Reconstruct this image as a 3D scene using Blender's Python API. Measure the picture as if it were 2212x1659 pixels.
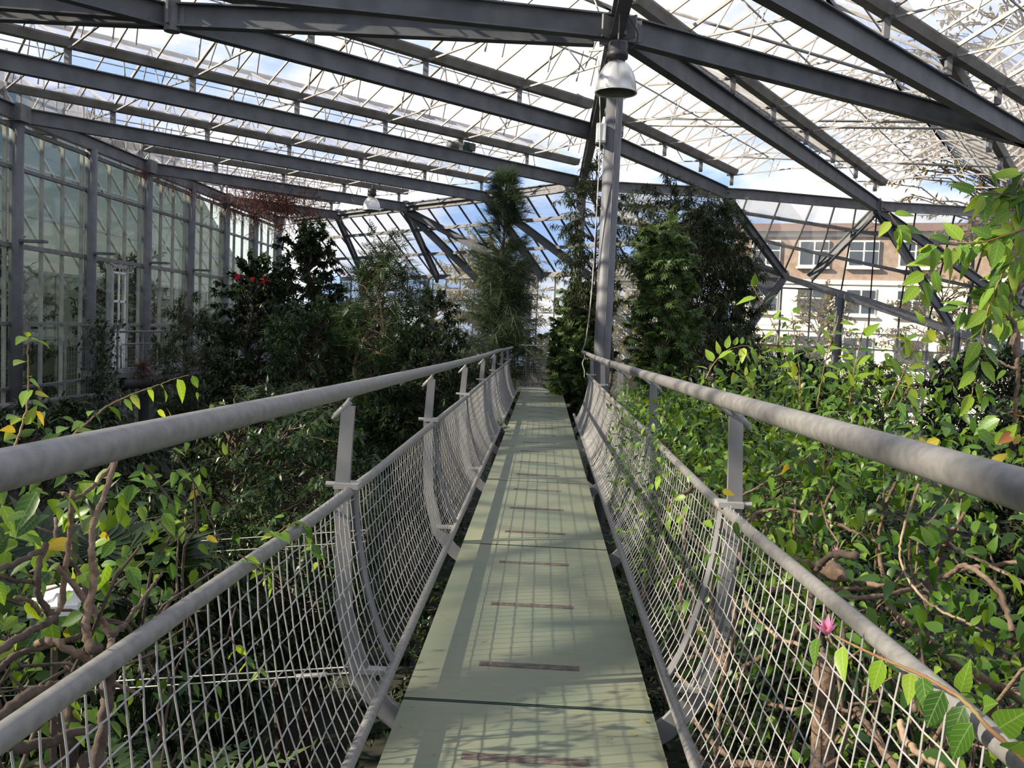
import bpy, math, random
import numpy as np
from mathutils import Matrix, Vector

for o in list(bpy.data.objects): bpy.data.objects.remove(o, do_unlink=True)
SC = bpy.context.scene
COL = SC.collection
random.seed(7)
RNG = np.random.default_rng(7)
PI = math.pi

# ------------------------------------------------------------------ camera
F, CX, CY = 1900.0, 1106.0, 829.5            # focal length in pixels of the 2212x1659 frame
_y = np.array([(1176-CX)/F, -(711-CY)/F, -1.0]); _y /= np.linalg.norm(_y)
_s = 0.045                                   # slight roll of the phone
_x = np.array([1, -_s, -(_y[0]-_s*_y[1])/_y[2]]); _x /= np.linalg.norm(_x)
_z = np.cross(_x, _y)
RW = np.stack([_x, _y, _z], 1)               # world -> camera
EYE = np.array([0, 0, 1.55])
cam = bpy.data.cameras.new('camera'); camo = bpy.data.objects.new('camera', cam); COL.objects.link(camo)
cam.sensor_fit = 'HORIZONTAL'; cam.sensor_width = 36.0; cam.lens = 36.0*F/2212.0
cam.clip_start = 0.05; cam.clip_end = 500
M4 = np.eye(4); M4[:3, :3] = RW.T; M4[:3, 3] = EYE
camo.matrix_world = Matrix(M4.tolist())
SC.camera = camo

# ------------------------------------------------------------------ sky, sun, exposure
world = bpy.data.worlds.new('sky'); SC.world = world; world.use_nodes = True
nt = world.node_tree; nt.nodes.clear()
def wn(t, **k):
    n = nt.nodes.new(t)
    for a, b in k.items(): setattr(n, a, b)
    return n
tc = wn('ShaderNodeTexCoord'); mp = wn('ShaderNodeMapping'); mp.inputs['Scale'].default_value = (1.5, 1.5, 4.0)
nz = wn('ShaderNodeTexNoise'); nz.inputs['Scale'].default_value = 1.7; nz.inputs['Detail'].default_value = 7; nz.inputs['Roughness'].default_value = 0.6
rp = wn('ShaderNodeValToRGB')
rp.color_ramp.elements[0].position = 0.42; rp.color_ramp.elements[0].color = (0.36, 0.56, 0.95, 1)
rp.color_ramp.elements[1].position = 0.53; rp.color_ramp.elements[1].color = (1.0, 0.985, 1.0, 1)
bg = wn('ShaderNodeBackground'); bg.inputs['Strength'].default_value = 1.35
wo = wn('ShaderNodeOutputWorld')
nt.links.new(tc.outputs['Generated'], mp.inputs['Vector']); nt.links.new(mp.outputs[0], nz.inputs['Vector'])
nt.links.new(nz.outputs['Fac'], rp.inputs['Fac']); nt.links.new(rp.outputs[0], bg.inputs['Color']); nt.links.new(bg.outputs[0], wo.inputs['Surface'])

sl = bpy.data.lights.new('sun', 'SUN'); so = bpy.data.objects.new('sun', sl); COL.objects.link(so)
sl.energy = 14.0; sl.angle = 0.010; sl.color = (1.0, 0.88, 0.69)
_el, _az = math.radians(27.9), math.radians(180+14.4)
SUN = Vector((math.cos(_el)*math.cos(_az), math.cos(_el)*math.sin(_az), math.sin(_el)))
so.rotation_euler = SUN.to_track_quat('Z', 'Y').to_euler()
so.location = SUN*60
SC.view_settings.view_transform = 'Standard'; SC.view_settings.look = 'None'
SC.view_settings.exposure = -0.12; SC.view_settings.gamma = 1.0; SC.view_settings.use_curve_mapping = False
SC.cycles.transparent_max_bounces = 40
SC.cycles.max_bounces = 8; SC.cycles.transmission_bounces = 6

# ------------------------------------------------------------------ materials
MATS = {}
def mat(name, col, rough=0.6, metal=0.0, col2=None, nscale=8.0, lo=0.35, hi=0.65, bump=0.0, spec=0.4, trans=0.0):
    if name in MATS: return MATS[name]
    m = bpy.data.materials.new(name); m.use_nodes = True; t = m.node_tree; L = t.links
    b = t.nodes['Principled BSDF']
    b.inputs['Base Color'].default_value = (*col, 1); b.inputs['Roughness'].default_value = rough
    b.inputs['Metallic'].default_value = metal; b.inputs['Specular IOR Level'].default_value = spec
    if col2 is not None or bump:
        g = t.nodes.new('ShaderNodeTexCoord'); n = t.nodes.new('ShaderNodeTexNoise')
        n.inputs['Scale'].default_value = nscale; n.inputs['Detail'].default_value = 6
        L.new(g.outputs['Object'], n.inputs['Vector'])
        if col2 is not None:
            r = t.nodes.new('ShaderNodeValToRGB')
            r.color_ramp.elements[0].position = lo; r.color_ramp.elements[0].color = (*col, 1)
            r.color_ramp.elements[1].position = hi; r.color_ramp.elements[1].color = (*col2, 1)
            L.new(n.outputs['Fac'], r.inputs['Fac']); L.new(r.outputs[0], b.inputs['Base Color'])
        if bump:
            bp = t.nodes.new('ShaderNodeBump'); bp.inputs['Strength'].default_value = bump; bp.inputs['Distance'].default_value = 0.02
            L.new(n.outputs['Fac'], bp.inputs['Height']); L.new(bp.outputs[0], b.inputs['Normal'])
    MATS[name] = m; return m

def leafmat(name, cols, trans=0.35, rough=0.42, veins=False, spec=0.35):
    """cols: list of colours spread over a random value per leaf"""
    m = bpy.data.materials.new(name); m.use_nodes = True; t = m.node_tree; L = t.links
    b = t.nodes['Principled BSDF']; out = t.nodes['Material Output']
    b.inputs['Roughness'].default_value = rough; b.inputs['Specular IOR Level'].default_value = spec
    oi = t.nodes.new('ShaderNodeObjectInfo'); ge = t.nodes.new('ShaderNodeNewGeometry')
    ad = t.nodes.new('ShaderNodeMath'); ad.operation = 'ADD'; fr = t.nodes.new('ShaderNodeMath'); fr.operation = 'FRACT'
    L.new(oi.outputs['Random'], ad.inputs[0]); L.new(ge.outputs['Random Per Island'], ad.inputs[1]); L.new(ad.outputs[0], fr.inputs[0])
    r = t.nodes.new('ShaderNodeValToRGB'); e = r.color_ramp.elements
    while len(e) < len(cols): e.new(0.5)
    for i, c in enumerate(cols):
        e[i].position = i/(len(cols)-1); e[i].color = (*c, 1)
    L.new(fr.outputs[0], r.inputs['Fac']); colout = r.outputs[0]
    if veins:
        uv = t.nodes.new('ShaderNodeUVMap'); sp = t.nodes.new('ShaderNodeSeparateXYZ'); L.new(uv.outputs[0], sp.inputs[0])
        def mth(op, a, bb=None):
            n = t.nodes.new('ShaderNodeMath'); n.operation = op
            for i, q in enumerate((a, bb)):
                if q is None: continue
                if isinstance(q, (int, float)): n.inputs[i].default_value = q
                else: L.new(q, n.inputs[i])
            return n.outputs[0]
        ax = mth('ABSOLUTE', mth('SUBTRACT', sp.outputs[0], 0.5))
        side = mth('FRACT', mth('MULTIPLY', mth('SUBTRACT', sp.outputs[1], mth('MULTIPLY', ax, 0.55)), 6.5))
        v = mth('MAXIMUM', mth('LESS_THAN', side, 0.09), mth('LESS_THAN', ax, 0.022))
        mx = t.nodes.new('ShaderNodeMix'); mx.data_type = 'RGBA'; mx.blend_type = 'SCREEN'
        L.new(mth('MULTIPLY', v, 0.22), mx.inputs['Factor']); L.new(colout, mx.inputs['A']); mx.inputs['B'].default_value = (0.5, 0.6, 0.25, 1)
        colout = mx.outputs['Result']
        bp = t.nodes.new('ShaderNodeBump'); bp.inputs['Strength'].default_value = 0.25; bp.inputs['Distance'].default_value = 0.002
        L.new(side, bp.inputs['Height']); L.new(bp.outputs[0], b.inputs['Normal'])
    L.new(colout, b.inputs['Base Color'])
    tr = t.nodes.new('ShaderNodeBsdfTranslucent')
    hs = t.nodes.new('ShaderNodeHueSaturation'); hs.inputs['Hue'].default_value = 0.47; hs.inputs['Saturation'].default_value = 1.1; hs.inputs['Value'].default_value = 1.6
    L.new(colout, hs.inputs['Color']); L.new(hs.outputs[0], tr.inputs['Color'])
    ms = t.nodes.new('ShaderNodeMixShader'); ms.inputs[0].default_value = trans
    L.new(b.outputs[0], ms.inputs[1]); L.new(tr.outputs[0], ms.inputs[2]); L.new(ms.outputs[0], out.inputs['Surface'])
    MATS[name] = m; return m

def glassmat(name, tint, haze=0.12, gloss=0.06, hazecol=(0.8, 0.8, 0.84), nscale=0.6, tr_haze=0.5):
    """thin dirty glass: clear, a little mirror, a film of dirt"""
    m = bpy.data.materials.new(name); m.use_nodes = True; t = m.node_tree; L = t.links; t.nodes.clear()
    out = t.nodes.new('ShaderNodeOutputMaterial')
    tp = t.nodes.new('ShaderNodeBsdfTransparent'); tp.inputs[0].default_value = (*tint, 1)
    df = t.nodes.new('ShaderNodeBsdfDiffuse'); df.inputs[0].default_value = (*hazecol, 1)
    tl = t.nodes.new('ShaderNodeBsdfTranslucent'); tl.inputs[0].default_value = (*hazecol, 1)
    hz = t.nodes.new('ShaderNodeMixShader'); hz.inputs[0].default_value = tr_haze
    L.new(df.outputs[0], hz.inputs[1]); L.new(tl.outputs[0], hz.inputs[2])
    gl = t.nodes.new('ShaderNodeBsdfGlossy'); gl.inputs['Roughness'].default_value = 0.04; gl.inputs[0].default_value = (0.9, 0.95, 0.95, 1)
    g = t.nodes.new('ShaderNodeTexCoord'); n = t.nodes.new('ShaderNodeTexNoise'); n.inputs['Scale'].default_value = nscale; n.inputs['Detail'].default_value = 8
    L.new(g.outputs['Object'], n.inputs['Vector'])
    mr = t.nodes.new('ShaderNodeMapRange'); mr.inputs['From Min'].default_value = 0.3; mr.inputs['From Max'].default_value = 0.75
    mr.inputs['To Min'].default_value = haze*0.35; mr.inputs['To Max'].default_value = haze*2.0
    L.new(n.outputs['Fac'], mr.inputs['Value'])
    m1 = t.nodes.new('ShaderNodeMixShader'); L.new(mr.outputs[0], m1.inputs[0]); L.new(tp.outputs[0], m1.inputs[1]); L.new(hz.outputs[0], m1.inputs[2])
    lw = t.nodes.new('ShaderNodeLayerWeight'); lw.inputs['Blend'].default_value = 0.25
    ml = t.nodes.new('ShaderNodeMath'); ml.operation = 'MULTIPLY_ADD'; ml.inputs[1].default_value = 0.22; ml.inputs[2].default_value = gloss
    L.new(lw.outputs['Fresnel'], ml.inputs[0])
    m2 = t.nodes.new('ShaderNodeMixShader'); L.new(ml.outputs[0], m2.inputs[0]); L.new(m1.outputs[0], m2.inputs[1]); L.new(gl.outputs[0], m2.inputs[2])
    L.new(m2.outputs[0], out.inputs['Surface'])
    MATS[name] = m; return m

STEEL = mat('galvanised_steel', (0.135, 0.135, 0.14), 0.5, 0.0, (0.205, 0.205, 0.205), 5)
BEAM = mat('beam_steel', (0.100, 0.105, 0.115), 0.55, 0.0, (0.150, 0.157, 0.168), 2.2)
COLM = mat('column_steel', (0.105, 0.107, 0.116), 0.5, 0.0, (0.145, 0.147, 0.156), 3.0)
RAIL = mat('rail_steel', (0.145, 0.140, 0.132), 0.42, 0.0, (0.205, 0.199, 0.188), 38, bump=0.02)
WIRE = mat('mesh_wire', (0.29, 0.283, 0.268), 0.4, 0.0)
ALU = mat('aluminium_bar', (0.34, 0.33, 0.31), 0.5, 0.0, (0.22, 0.195, 0.155), 3.5, 0.45, 0.75)
GUTTER = mat('gutter_metal', (0.20, 0.195, 0.185), 0.6, 0.0, (0.12, 0.105, 0.08), 2.5, 0.4, 0.7)
RUBBER = mat('dark_seal', (0.035, 0.035, 0.035), 0.7)
WHITE = mat('white_paint', (0.72, 0.72, 0.70), 0.45)
LAMPM = mat('lamp_aluminium', (0.72, 0.71, 0.68), 0.32, 0.75, (0.6, 0.58, 0.53), 6)
LAMPIN = mat('lamp_inside', (0.25, 0.26, 0.22), 0.45, 0.3)
DARKMETAL = mat('dark_metal', (0.045, 0.045, 0.05), 0.5, 0.3)
BARK = mat('bark', (0.115, 0.075, 0.05), 0.9, 0, (0.21, 0.145, 0.10), 45, 0.35, 0.7, bump=0.5)
BARKD = mat('dark_bark', (0.05, 0.037, 0.028), 0.9, 0, (0.11, 0.08, 0.06), 25, bump=0.4)
BARKL = mat('pale_bark', (0.24, 0.17, 0.11), 0.85, 0, (0.34, 0.25, 0.16), 25, bump=0.3)
SHOOT = mat('young_shoot', (0.20, 0.085, 0.045), 0.6, 0, (0.22, 0.17, 0.06), 12)
SOIL = mat('soil', (0.012, 0.011, 0.008), 0.95, 0, (0.02, 0.024, 0.012), 1.3, bump=0.4)
ROPE = mat('rope', (0.55, 0.52, 0.47), 0.8)
STRIP = mat('grip_strip', (0.080, 0.056, 0.050), 0.85, 0, (0.135, 0.125, 0.095), 26, 0.40, 0.70)
DECKEDGE = mat('deck_edge', (0.03, 0.07, 0.05), 0.3)
BRICK = mat('brick_wall', (0.26, 0.185, 0.14), 0.85, 0, (0.36, 0.27, 0.21), 3)
CREAM = mat('cream_render', (0.86, 0.82, 0.73), 0.7, 0, (0.78, 0.73, 0.63), 1.2)
HGLASS = mat('house_glass', (0.05, 0.06, 0.07), 0.08, 0.0, spec=0.9)
TILE = mat('roof_tile', (0.16, 0.085, 0.06), 0.8, 0, (0.12, 0.075, 0.06), 6)
PLASTIC = mat('white_plastic', (0.8, 0.8, 0.8), 0.35)
ORANGE = mat('stamen', (0.85, 0.28, 0.05), 0.5)
PINK = leafmat('petal', [(0.62, 0.22, 0.38), (0.72, 0.36, 0.50)], 0.3, 0.5)
RED = leafmat('red_petal', [(0.55, 0.02, 0.02), (0.75, 0.05, 0.03)], 0.25, 0.5)

def deckmat():
    m = mat('deck_glass', (0.185, 0.195, 0.130), 0.48, 0, (0.140, 0.172, 0.120), 1.6, 0.35, 0.65, spec=0.35)
    t = m.node_tree; L = t.links; b = t.nodes['Principled BSDF']; r = [n for n in t.nodes if n.type == 'VALTORGB'][0]
    g = [n for n in t.nodes if n.type == 'TEX_COORD'][0]
    mp2 = t.nodes.new('ShaderNodeMapping'); mp2.inputs['Scale'].default_value = (3.0, 26.0, 1.0)
    n2 = t.nodes.new('ShaderNodeTexNoise'); n2.inputs['Scale'].default_value = 1.0; n2.inputs['Detail'].default_value = 4
    L.new(g.outputs['Object'], mp2.inputs[0]); L.new(mp2.outputs[0], n2.inputs['Vector'])
    r2 = t.nodes.new('ShaderNodeValToRGB'); r2.color_ramp.elements[0].position = 0.5; r2.color_ramp.elements[0].color = (1, 1, 1, 1)
    r2.color_ramp.elements[1].position = 0.8; r2.color_ramp.elements[1].color = (0.93, 0.82, 0.66, 1)
    mx = t.nodes.new('ShaderNodeMix'); mx.data_type = 'RGBA'; mx.blend_type = 'MULTIPLY'; mx.inputs['Factor'].default_value = 0.8
    L.new(n2.outputs['Fac'], r2.inputs['Fac']); L.new(r.outputs[0], mx.inputs['A']); L.new(r2.outputs[0], mx.inputs['B'])
    L.new(mx.outputs['Result'], b.inputs['Base Color']); return m
DECK = deckmat()

ROOFGLASS = glassmat('roof_glass', (0.86, 0.87, 0.91), 0.10, 0.02, (0.80, 0.79, 0.84), 0.5, 0.75)
WALLGLASS = glassmat('wall_glass', (0.76, 0.84, 0.78), 0.02, 0.05, (0.25, 0.28, 0.22), 0.7, 0.4)
FARGLASS = glassmat('far_glass', (0.86, 0.87, 0.87), 0.13, 0.03, (0.82, 0.80, 0.76), 0.5, 0.7)

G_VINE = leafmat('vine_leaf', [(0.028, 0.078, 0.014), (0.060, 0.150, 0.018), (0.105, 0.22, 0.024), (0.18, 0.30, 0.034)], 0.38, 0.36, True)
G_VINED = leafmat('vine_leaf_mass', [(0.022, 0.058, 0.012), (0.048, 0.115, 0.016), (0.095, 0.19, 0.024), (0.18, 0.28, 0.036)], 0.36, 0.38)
G_LIME = leafmat('young_leaf', [(0.15, 0.28, 0.025), (0.21, 0.34, 0.035), (0.30, 0.38, 0.05)], 0.42, 0.38, True)
G_YEL = leafmat('yellow_leaf', [(0.30, 0.27, 0.025), (0.42, 0.34, 0.035), (0.24, 0.30, 0.03)], 0.35, 0.5, True)
G_BROWN = leafmat('dead_leaf', [(0.22, 0.085, 0.03), (0.30, 0.13, 0.05), (0.16, 0.07, 0.03)], 0.25, 0.7)
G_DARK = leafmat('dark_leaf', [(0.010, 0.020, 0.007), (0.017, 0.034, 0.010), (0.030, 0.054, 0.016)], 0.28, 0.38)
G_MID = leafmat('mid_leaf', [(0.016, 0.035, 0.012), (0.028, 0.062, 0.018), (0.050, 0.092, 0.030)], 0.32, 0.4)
G_WILLOW = leafmat('narrow_leaf', [(0.018, 0.030, 0.010), (0.030, 0.048, 0.016), (0.052, 0.072, 0.026)], 0.32, 0.4)
G_BRIGHT = leafmat('bright_leaf', [(0.040, 0.076, 0.022), (0.070, 0.120, 0.034), (0.115, 0.170, 0.055)], 0.34, 0.42)
G_PINE = leafmat('soft_needle', [(0.024, 0.044, 0.020), (0.04, 0.066, 0.030), (0.07, 0.10, 0.045)], 0.3, 0.5)
G_AUT = leafmat('autumn_leaf', [(0.16, 0.15, 0.03), (0.28, 0.24, 0.04), (0.36, 0.30, 0.06), (0.10, 0.13, 0.03)], 0.4, 0.6)
G_AUT2 = leafmat('brownish_leaf', [(0.14, 0.12, 0.04), (0.20, 0.16, 0.05), (0.11, 0.12, 0.04)], 0.4, 0.6)
G_DRY = leafmat('dry_foliage', [(0.09, 0.045, 0.03), (0.14, 0.07, 0.045), (0.06, 0.03, 0.022)], 0.25, 0.8)

# ------------------------------------------------------------------ mesh helpers
class MB:
    """collects vertices and faces for ONE mesh object"""
    def __init__(s): s.v = []; s.f = []; s.n = 0; s.mi = []; s.cm = 0; s.big = []
    def add(s, v, f):
        v = np.asarray(v, float).reshape(-1, 3); s.v.append(v)
        s.f.extend([tuple(int(i)+s.n for i in q) for q in f]); s.mi.extend([s.cm]*len(f)); s.n += len(v)
    def box(s, c, size, rz=0):
        c = np.asarray(c, float); h = np.asarray(size, float)/2
        p = np.array([[x, y, z] for z in (-1, 1) for y in (-1, 1) for x in (-1, 1)])*h
        if rz:
            a = np.array([[math.cos(rz), -math.sin(rz), 0], [math.sin(rz), math.cos(rz), 0], [0, 0, 1]]); p = p@a.T
        s.add(p+c, [(0, 2, 3, 1), (4, 5, 7, 6), (0, 1, 5, 4), (2, 6, 7, 3), (0, 4, 6, 2), (1, 3, 7, 5)])
    def prof(s, p, q, pts, up=(0, 0, 1), closed=True):
        """sweep a 2D profile (side, up) from p to q"""
        p = np.asarray(p, float); q = np.asarray(q, float); d = q-p; d /= np.linalg.norm(d)
        u = np.asarray(up, float); sd = np.cross(d, u)
        if np.linalg.norm(sd) < 1e-4: sd = np.cross(d, (1, 0, 0.0))
        sd /= np.linalg.norm(sd); u = np.cross(sd, d); n = len(pts)
        a = np.array([p+sd*x+u*y for x, y in pts]); b = np.array([q+sd*x+u*y for x, y in pts])
        f = [(i, (i+1) % n, n+(i+1) % n, n+i) for i in range(n)]
        f += [tuple(range(n))[::-1], tuple(range(n, 2*n))]
        s.add(np.vstack([a, b]), f)
    def bar(s, p, q, w, h=None, up=(0, 0, 1)):
        h = h or w
        s.prof(p, q, [(-w/2, -h/2), (w/2, -h/2), (w/2, h/2), (-w/2, h/2)], up)
    def ibeam(s, p, q, h=0.38, w=0.2, tf=0.026, tw=0.016, up=(0, 0, 1)):
        a, b = w/2, h/2
        s.prof(p, q, [(-a, -b), (a, -b), (a, -b+tf), (tw, -b+tf), (tw, b-tf), (a, b-tf), (a, b), (-a, b), (-a, b-tf), (-tw, b-tf), (-tw, -b+tf), (-a, -b+tf)], up)
    def tube(s, pts, r, n=8, cap=True):
        pts = np.asarray(pts, float); m = len(pts)
        r = np.full(m, r, float) if np.isscalar(r) else np.asarray(r, float)
        T = np.gradient(pts, axis=0); T /= np.linalg.norm(T, axis=1, keepdims=True)+1e-12
        ref = np.array([0, 0, 1.0]) if abs(T[0][2]) < 0.9 else np.array([1.0, 0, 0])
        N = np.cross(T[0], ref); N /= np.linalg.norm(N); V = []
        for i in range(m):
            N = N-T[i]*np.dot(N, T[i]); N /= np.linalg.norm(N)+1e-12; B = np.cross(T[i], N)
            for k in range(n):
                a = 2*PI*k/n; V.append(pts[i]+r[i]*(math.cos(a)*N+math.sin(a)*B))
        f = [(i*n+k, i*n+(k+1) % n, (i+1)*n+(k+1) % n, (i+1)*n+k) for i in range(m-1) for k in range(n)]
        if cap: f += [tuple(range(n))[::-1], tuple((m-1)*n+k for k in range(n))]
        s.add(V, f)
    def lathe(s, prof, c=(0, 0, 0), n=24):
        V = [(c[0]+r*math.cos(2*PI*k/n), c[1]+r*math.sin(2*PI*k/n), c[2]+z) for r, z in prof for k in range(n)]
        m = len(prof)
        s.add(V, [(i*n+k, i*n+(k+1) % n, (i+1)*n+(k+1) % n, (i+1)*n+k) for i in range(m-1) for k in range(n)])
    def mesh(s, name, mats, smooth=False):
        me = bpy.data.meshes.new(name)
        if s.big:                                   # fast path for leaf clouds: triangles only
            V = list(s.v); T = []; n = s.n
            if s.f: T.append(np.array([(q[0], q[i], q[i+1]) for q in s.f for i in range(1, len(q)-1)]))
            for bv, bt in s.big: V.append(bv); T.append(bt+n); n += len(bv)
            V = np.vstack(V); T = np.vstack(T).astype(np.int32); k = len(T)
            me.vertices.add(len(V)); me.vertices.foreach_set('co', V.astype(np.float32).ravel())
            me.loops.add(3*k); me.loops.foreach_set('vertex_index', T.ravel())
            me.polygons.add(k); me.polygons.foreach_set('loop_start', np.arange(0, 3*k, 3, dtype=np.int32)); me.polygons.foreach_set('loop_total', np.full(k, 3, np.int32))
            for m in (mats if isinstance(mats, (list, tuple)) else [mats]): me.materials.append(m)
            me.update(calc_edges=True)
            if smooth: me.polygons.foreach_set('use_smooth', [True]*k)
            return me
        v = np.vstack(s.v) if s.v else np.zeros((0, 3))
        me.from_pydata(v.tolist(), [], s.f)
        for m in (mats if isinstance(mats, (list, tuple)) else [mats]): me.materials.append(m)
        if any(s.mi): me.polygons.foreach_set('material_index', s.mi)
        if smooth: me.polygons.foreach_set('use_smooth', [True]*len(me.polygons))
        me.update(); return me
    def obj(s, name, mats, parent=None, smooth=False):
        return link(name, s.mesh(name, mats, smooth), parent)

def link(name, data, parent=None):
    """world-space mesh; parent inverse keeps world coordinates"""
    o = bpy.data.objects.new(name, data); COL.objects.link(o)
    if parent is not None:
        o.parent = parent
        o.matrix_parent_inverse = Matrix.Translation(-wloc(parent))
    return o
WL = {}
def wloc(p): return WL.get(p.name, Vector((0, 0, 0)))
def tag(o, label, cat=None, group=None, kind=None):
    if label: o['label'] = label
    if cat: o['category'] = cat
    if group: o['group'] = group
    if kind: o['kind'] = kind
    return o
def thing(name, label, cat=None, loc=(0, 0, 0), group=None, kind=None):
    o = bpy.data.objects.new(name, None); COL.objects.link(o); o.empty_display_size = 0.1
    o.location = loc; WL[o.name] = Vector(loc)
    return tag(o, label, cat, group, kind)
def stuff(o): o['kind'] = 'stuff'; return o

def ray(u, v): return RW.T@np.array([(u-CX)/F, -(v-CY)/F, -1.0])
def at(u, v, ax, val):
    d = ray(u, v); return EYE+d*((val-EYE[ax])/d[ax])
def catmull(P, k=6):
    P = np.asarray(P, float)
    if len(P) < 3: return P
    Q = np.vstack([2*P[0]-P[1], P, 2*P[-1]-P[-2]]); out = []
    for i in range(1, len(Q)-2):
        for t in np.linspace(0, 1, k, endpoint=False):
            a, b, c, d = Q[i-1], Q[i], Q[i+1], Q[i+2]
            out.append(0.5*((2*b)+(-a+c)*t+(2*a-5*b+4*c-d)*t*t+(-a+3*b-3*c+d)*t**3))
    out.append(P[-1]); return np.array(out)

# ---- leaves
def leaf_proto(L=1.0, W=0.5, rows=5, fold=0.18, curl=0.25, serr=0.0):
    ts = np.linspace(0, 1, rows+1); V = []; Fc = []; UV = []
    for i, t in enumerate(ts):
        w = W/2*math.sin(PI*min(t, 1)**0.72)**0.9*(1-0.25*t) if 0 < t < 1 else 0
        if serr and 0 < t < 1: w *= 1+serr*(1 if i % 2 else -1)
        z = -curl*t*t*L
        if i == 0 or i == rows:
            V.append((0, t*L, z)); UV.append((0.5, t))
        else:
            V += [(-w, t*L, z+fold*w), (0, t*L, z), (w, t*L, z+fold*w)]; UV += [(0.5-w/W, t), (0.5, t), (0.5+w/W, t)]
    n = len(V)
    Fc += [(0, 2, 1), (0, 3, 2)]
    for i in range(rows-2):
        a = 1+3*i; Fc += [(a, a+1, a+4, a+3), (a+1, a+2, a+5, a+4)]
    a = 1+3*(rows-2); Fc += [(a, a+1, n-1), (a+1, a+2, n-1)]
    return np.array(V), Fc, UV
def lance_proto(W=0.16, curl=0.2):
    V = np.array([(0, 0, 0), (-W/2, 0.4, -curl*0.1), (0, 0.45, -curl*0.16), (W/2, 0.4, -curl*0.1), (0, 1, -curl)])
    V[1][2] += 0.03; V[3][2] += 0.03
    return V, [(0, 2, 1), (0, 3, 2), (1, 2, 4), (2, 3, 4)], None
def multi_proto(items):
    V = []; Fc = []; n = 0
    for (v, f) in items:
        V.append(v); Fc += [tuple(i+n for i in q) for q in f]; n += len(v)
    return np.vstack(V), Fc, None
def rot2(v, a):
    c, s_ = math.cos(a), math.sin(a); w = v.copy(); w[:, 0] = c*v[:, 0]-s_*v[:, 1]; w[:, 1] = s_*v[:, 0]+c*v[:, 1]; return w
def pinnate_proto(n=7, W=0.30):
    v0, f0, _ = lance_proto(0.3, 0.15); it = []
    for i in range(n):
        t = 0.15+0.8*i/(n-1); L = W*math.sin(PI*(0.2+0.7*t))
        for sd in (-1, 1):
            v = rot2(v0*L, sd*-1.05); v[:, 1] += t; v[:, 2] -= 0.25*t*t; it.append((v, f0))
    v = v0*0.2; v = v.copy(); v[:, 1] += 0.93; v[:, 2] -= 0.24; it.append((v, f0))
    return multi_proto(it)
def palm_proto(n=7, span=2.4):
    v0, f0, _ = lance_proto(0.3, 0.25); return multi_proto([(rot2(v0*(1-0.25*abs(i/(n-1)-0.5)), (i/(n-1)-0.5)*span), f0) for i in range(n)])
def needle_proto(W=0.010, bend=0.35):
    V = np.array([(-W, 0, 0), (W, 0, 0), (W*0.8, 0.55, -bend*0.25), (-W*0.8, 0.55, -bend*0.25), (0, 1, -bend)])
    return V, [(0, 1, 2, 3), (3, 2, 4)], None
OVATE = [leaf_proto(1, 0.52, 6, 0.25, 0.22, 0.03), leaf_proto(1, 0.46, 6, 0.1, 0.38, 0.03), leaf_proto(1, 0.56, 6, 0.35, 0.1, 0.03)]
OVL = leaf_proto(1, 0.5, 4, 0.2, 0.25)
LANCE = lance_proto(0.17, 0.28); LANCEW = lance_proto(0.36, 0.2); PINN = pinnate_proto(); PALM = palm_proto(); NEEDLE = needle_proto()

def frames(D, U):
    D = D/(np.linalg.norm(D, axis=1, keepdims=True)+1e-9)
    X = np.cross(D, U); X /= np.linalg.norm(X, axis=1, keepdims=True)+1e-9
    Z = np.cross(X, D); return np.stack([X, D, Z], 2)         # columns
def scatter(mb, proto, P, D, U, S):
    v, f, _ = proto; R = frames(D, U)
    V = np.einsum('nij,kj->nki', R, v)*S[:, None, None]+P[:, None, :]
    n = len(v); N = len(P)
    tri = np.array([(q[0], q[i], q[i+1]) for q in f for i in range(1, len(q)-1)])
    mb.big.append((V.reshape(-1, 3), (tri[None]+(np.arange(N)*n)[:, None, None]).reshape(-1, 3)))
def unit(n):
    v = RNG.normal(size=(n, 3)); return v/np.linalg.norm(v, axis=1, keepdims=True)
LEAFME = {}
def leaf_mesh(kind, m):
    key = (kind, m.name)
    if key not in LEAFME:
        v, f, uv = OVATE[kind]; me = bpy.data.meshes.new('leaf'); me.from_pydata(v.tolist(), [], f); me.materials.append(m)
        ul = me.uv_layers.new(name='UVMap')
        for lp in me.loops: ul.data[lp.index].uv = uv[lp.vertex_index]
        me.polygons.foreach_set('use_smooth', [True]*len(me.polygons)); LEAFME[key] = me
    return LEAFME[key]
def leaf_obj(parent, p, d, u, s, m, kind=None, name='leaf'):
    kind = random.randrange(3) if kind is None else kind
    R = frames(np.array([d], float), np.array([u], float))[0]*s
    M = np.eye(4); M[:3, :3] = R; M[:3, 3] = p
    o = bpy.data.objects.new(name, leaf_mesh(kind, m)); COL.objects.link(o); o.parent = parent
    o.matrix_parent_inverse = Matrix.Translation(-wloc(parent)); o.matrix_basis = Matrix(M.tolist()); return o

# ================================================================== STRUCTURE
GZ = -3.2                                    # planted ground, deck top is z = 0
RZ = 6.4                                     # centre height of the main roof beams
g = MB(); g.add([(-90, -30, GZ), (90, -30, GZ), (90, 110, GZ), (-90, 110, GZ)], [(0, 1, 2, 3)])
tag(g.obj('ground', SOIL), 'dark planted soil below the footbridge', kind='structure')

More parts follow.
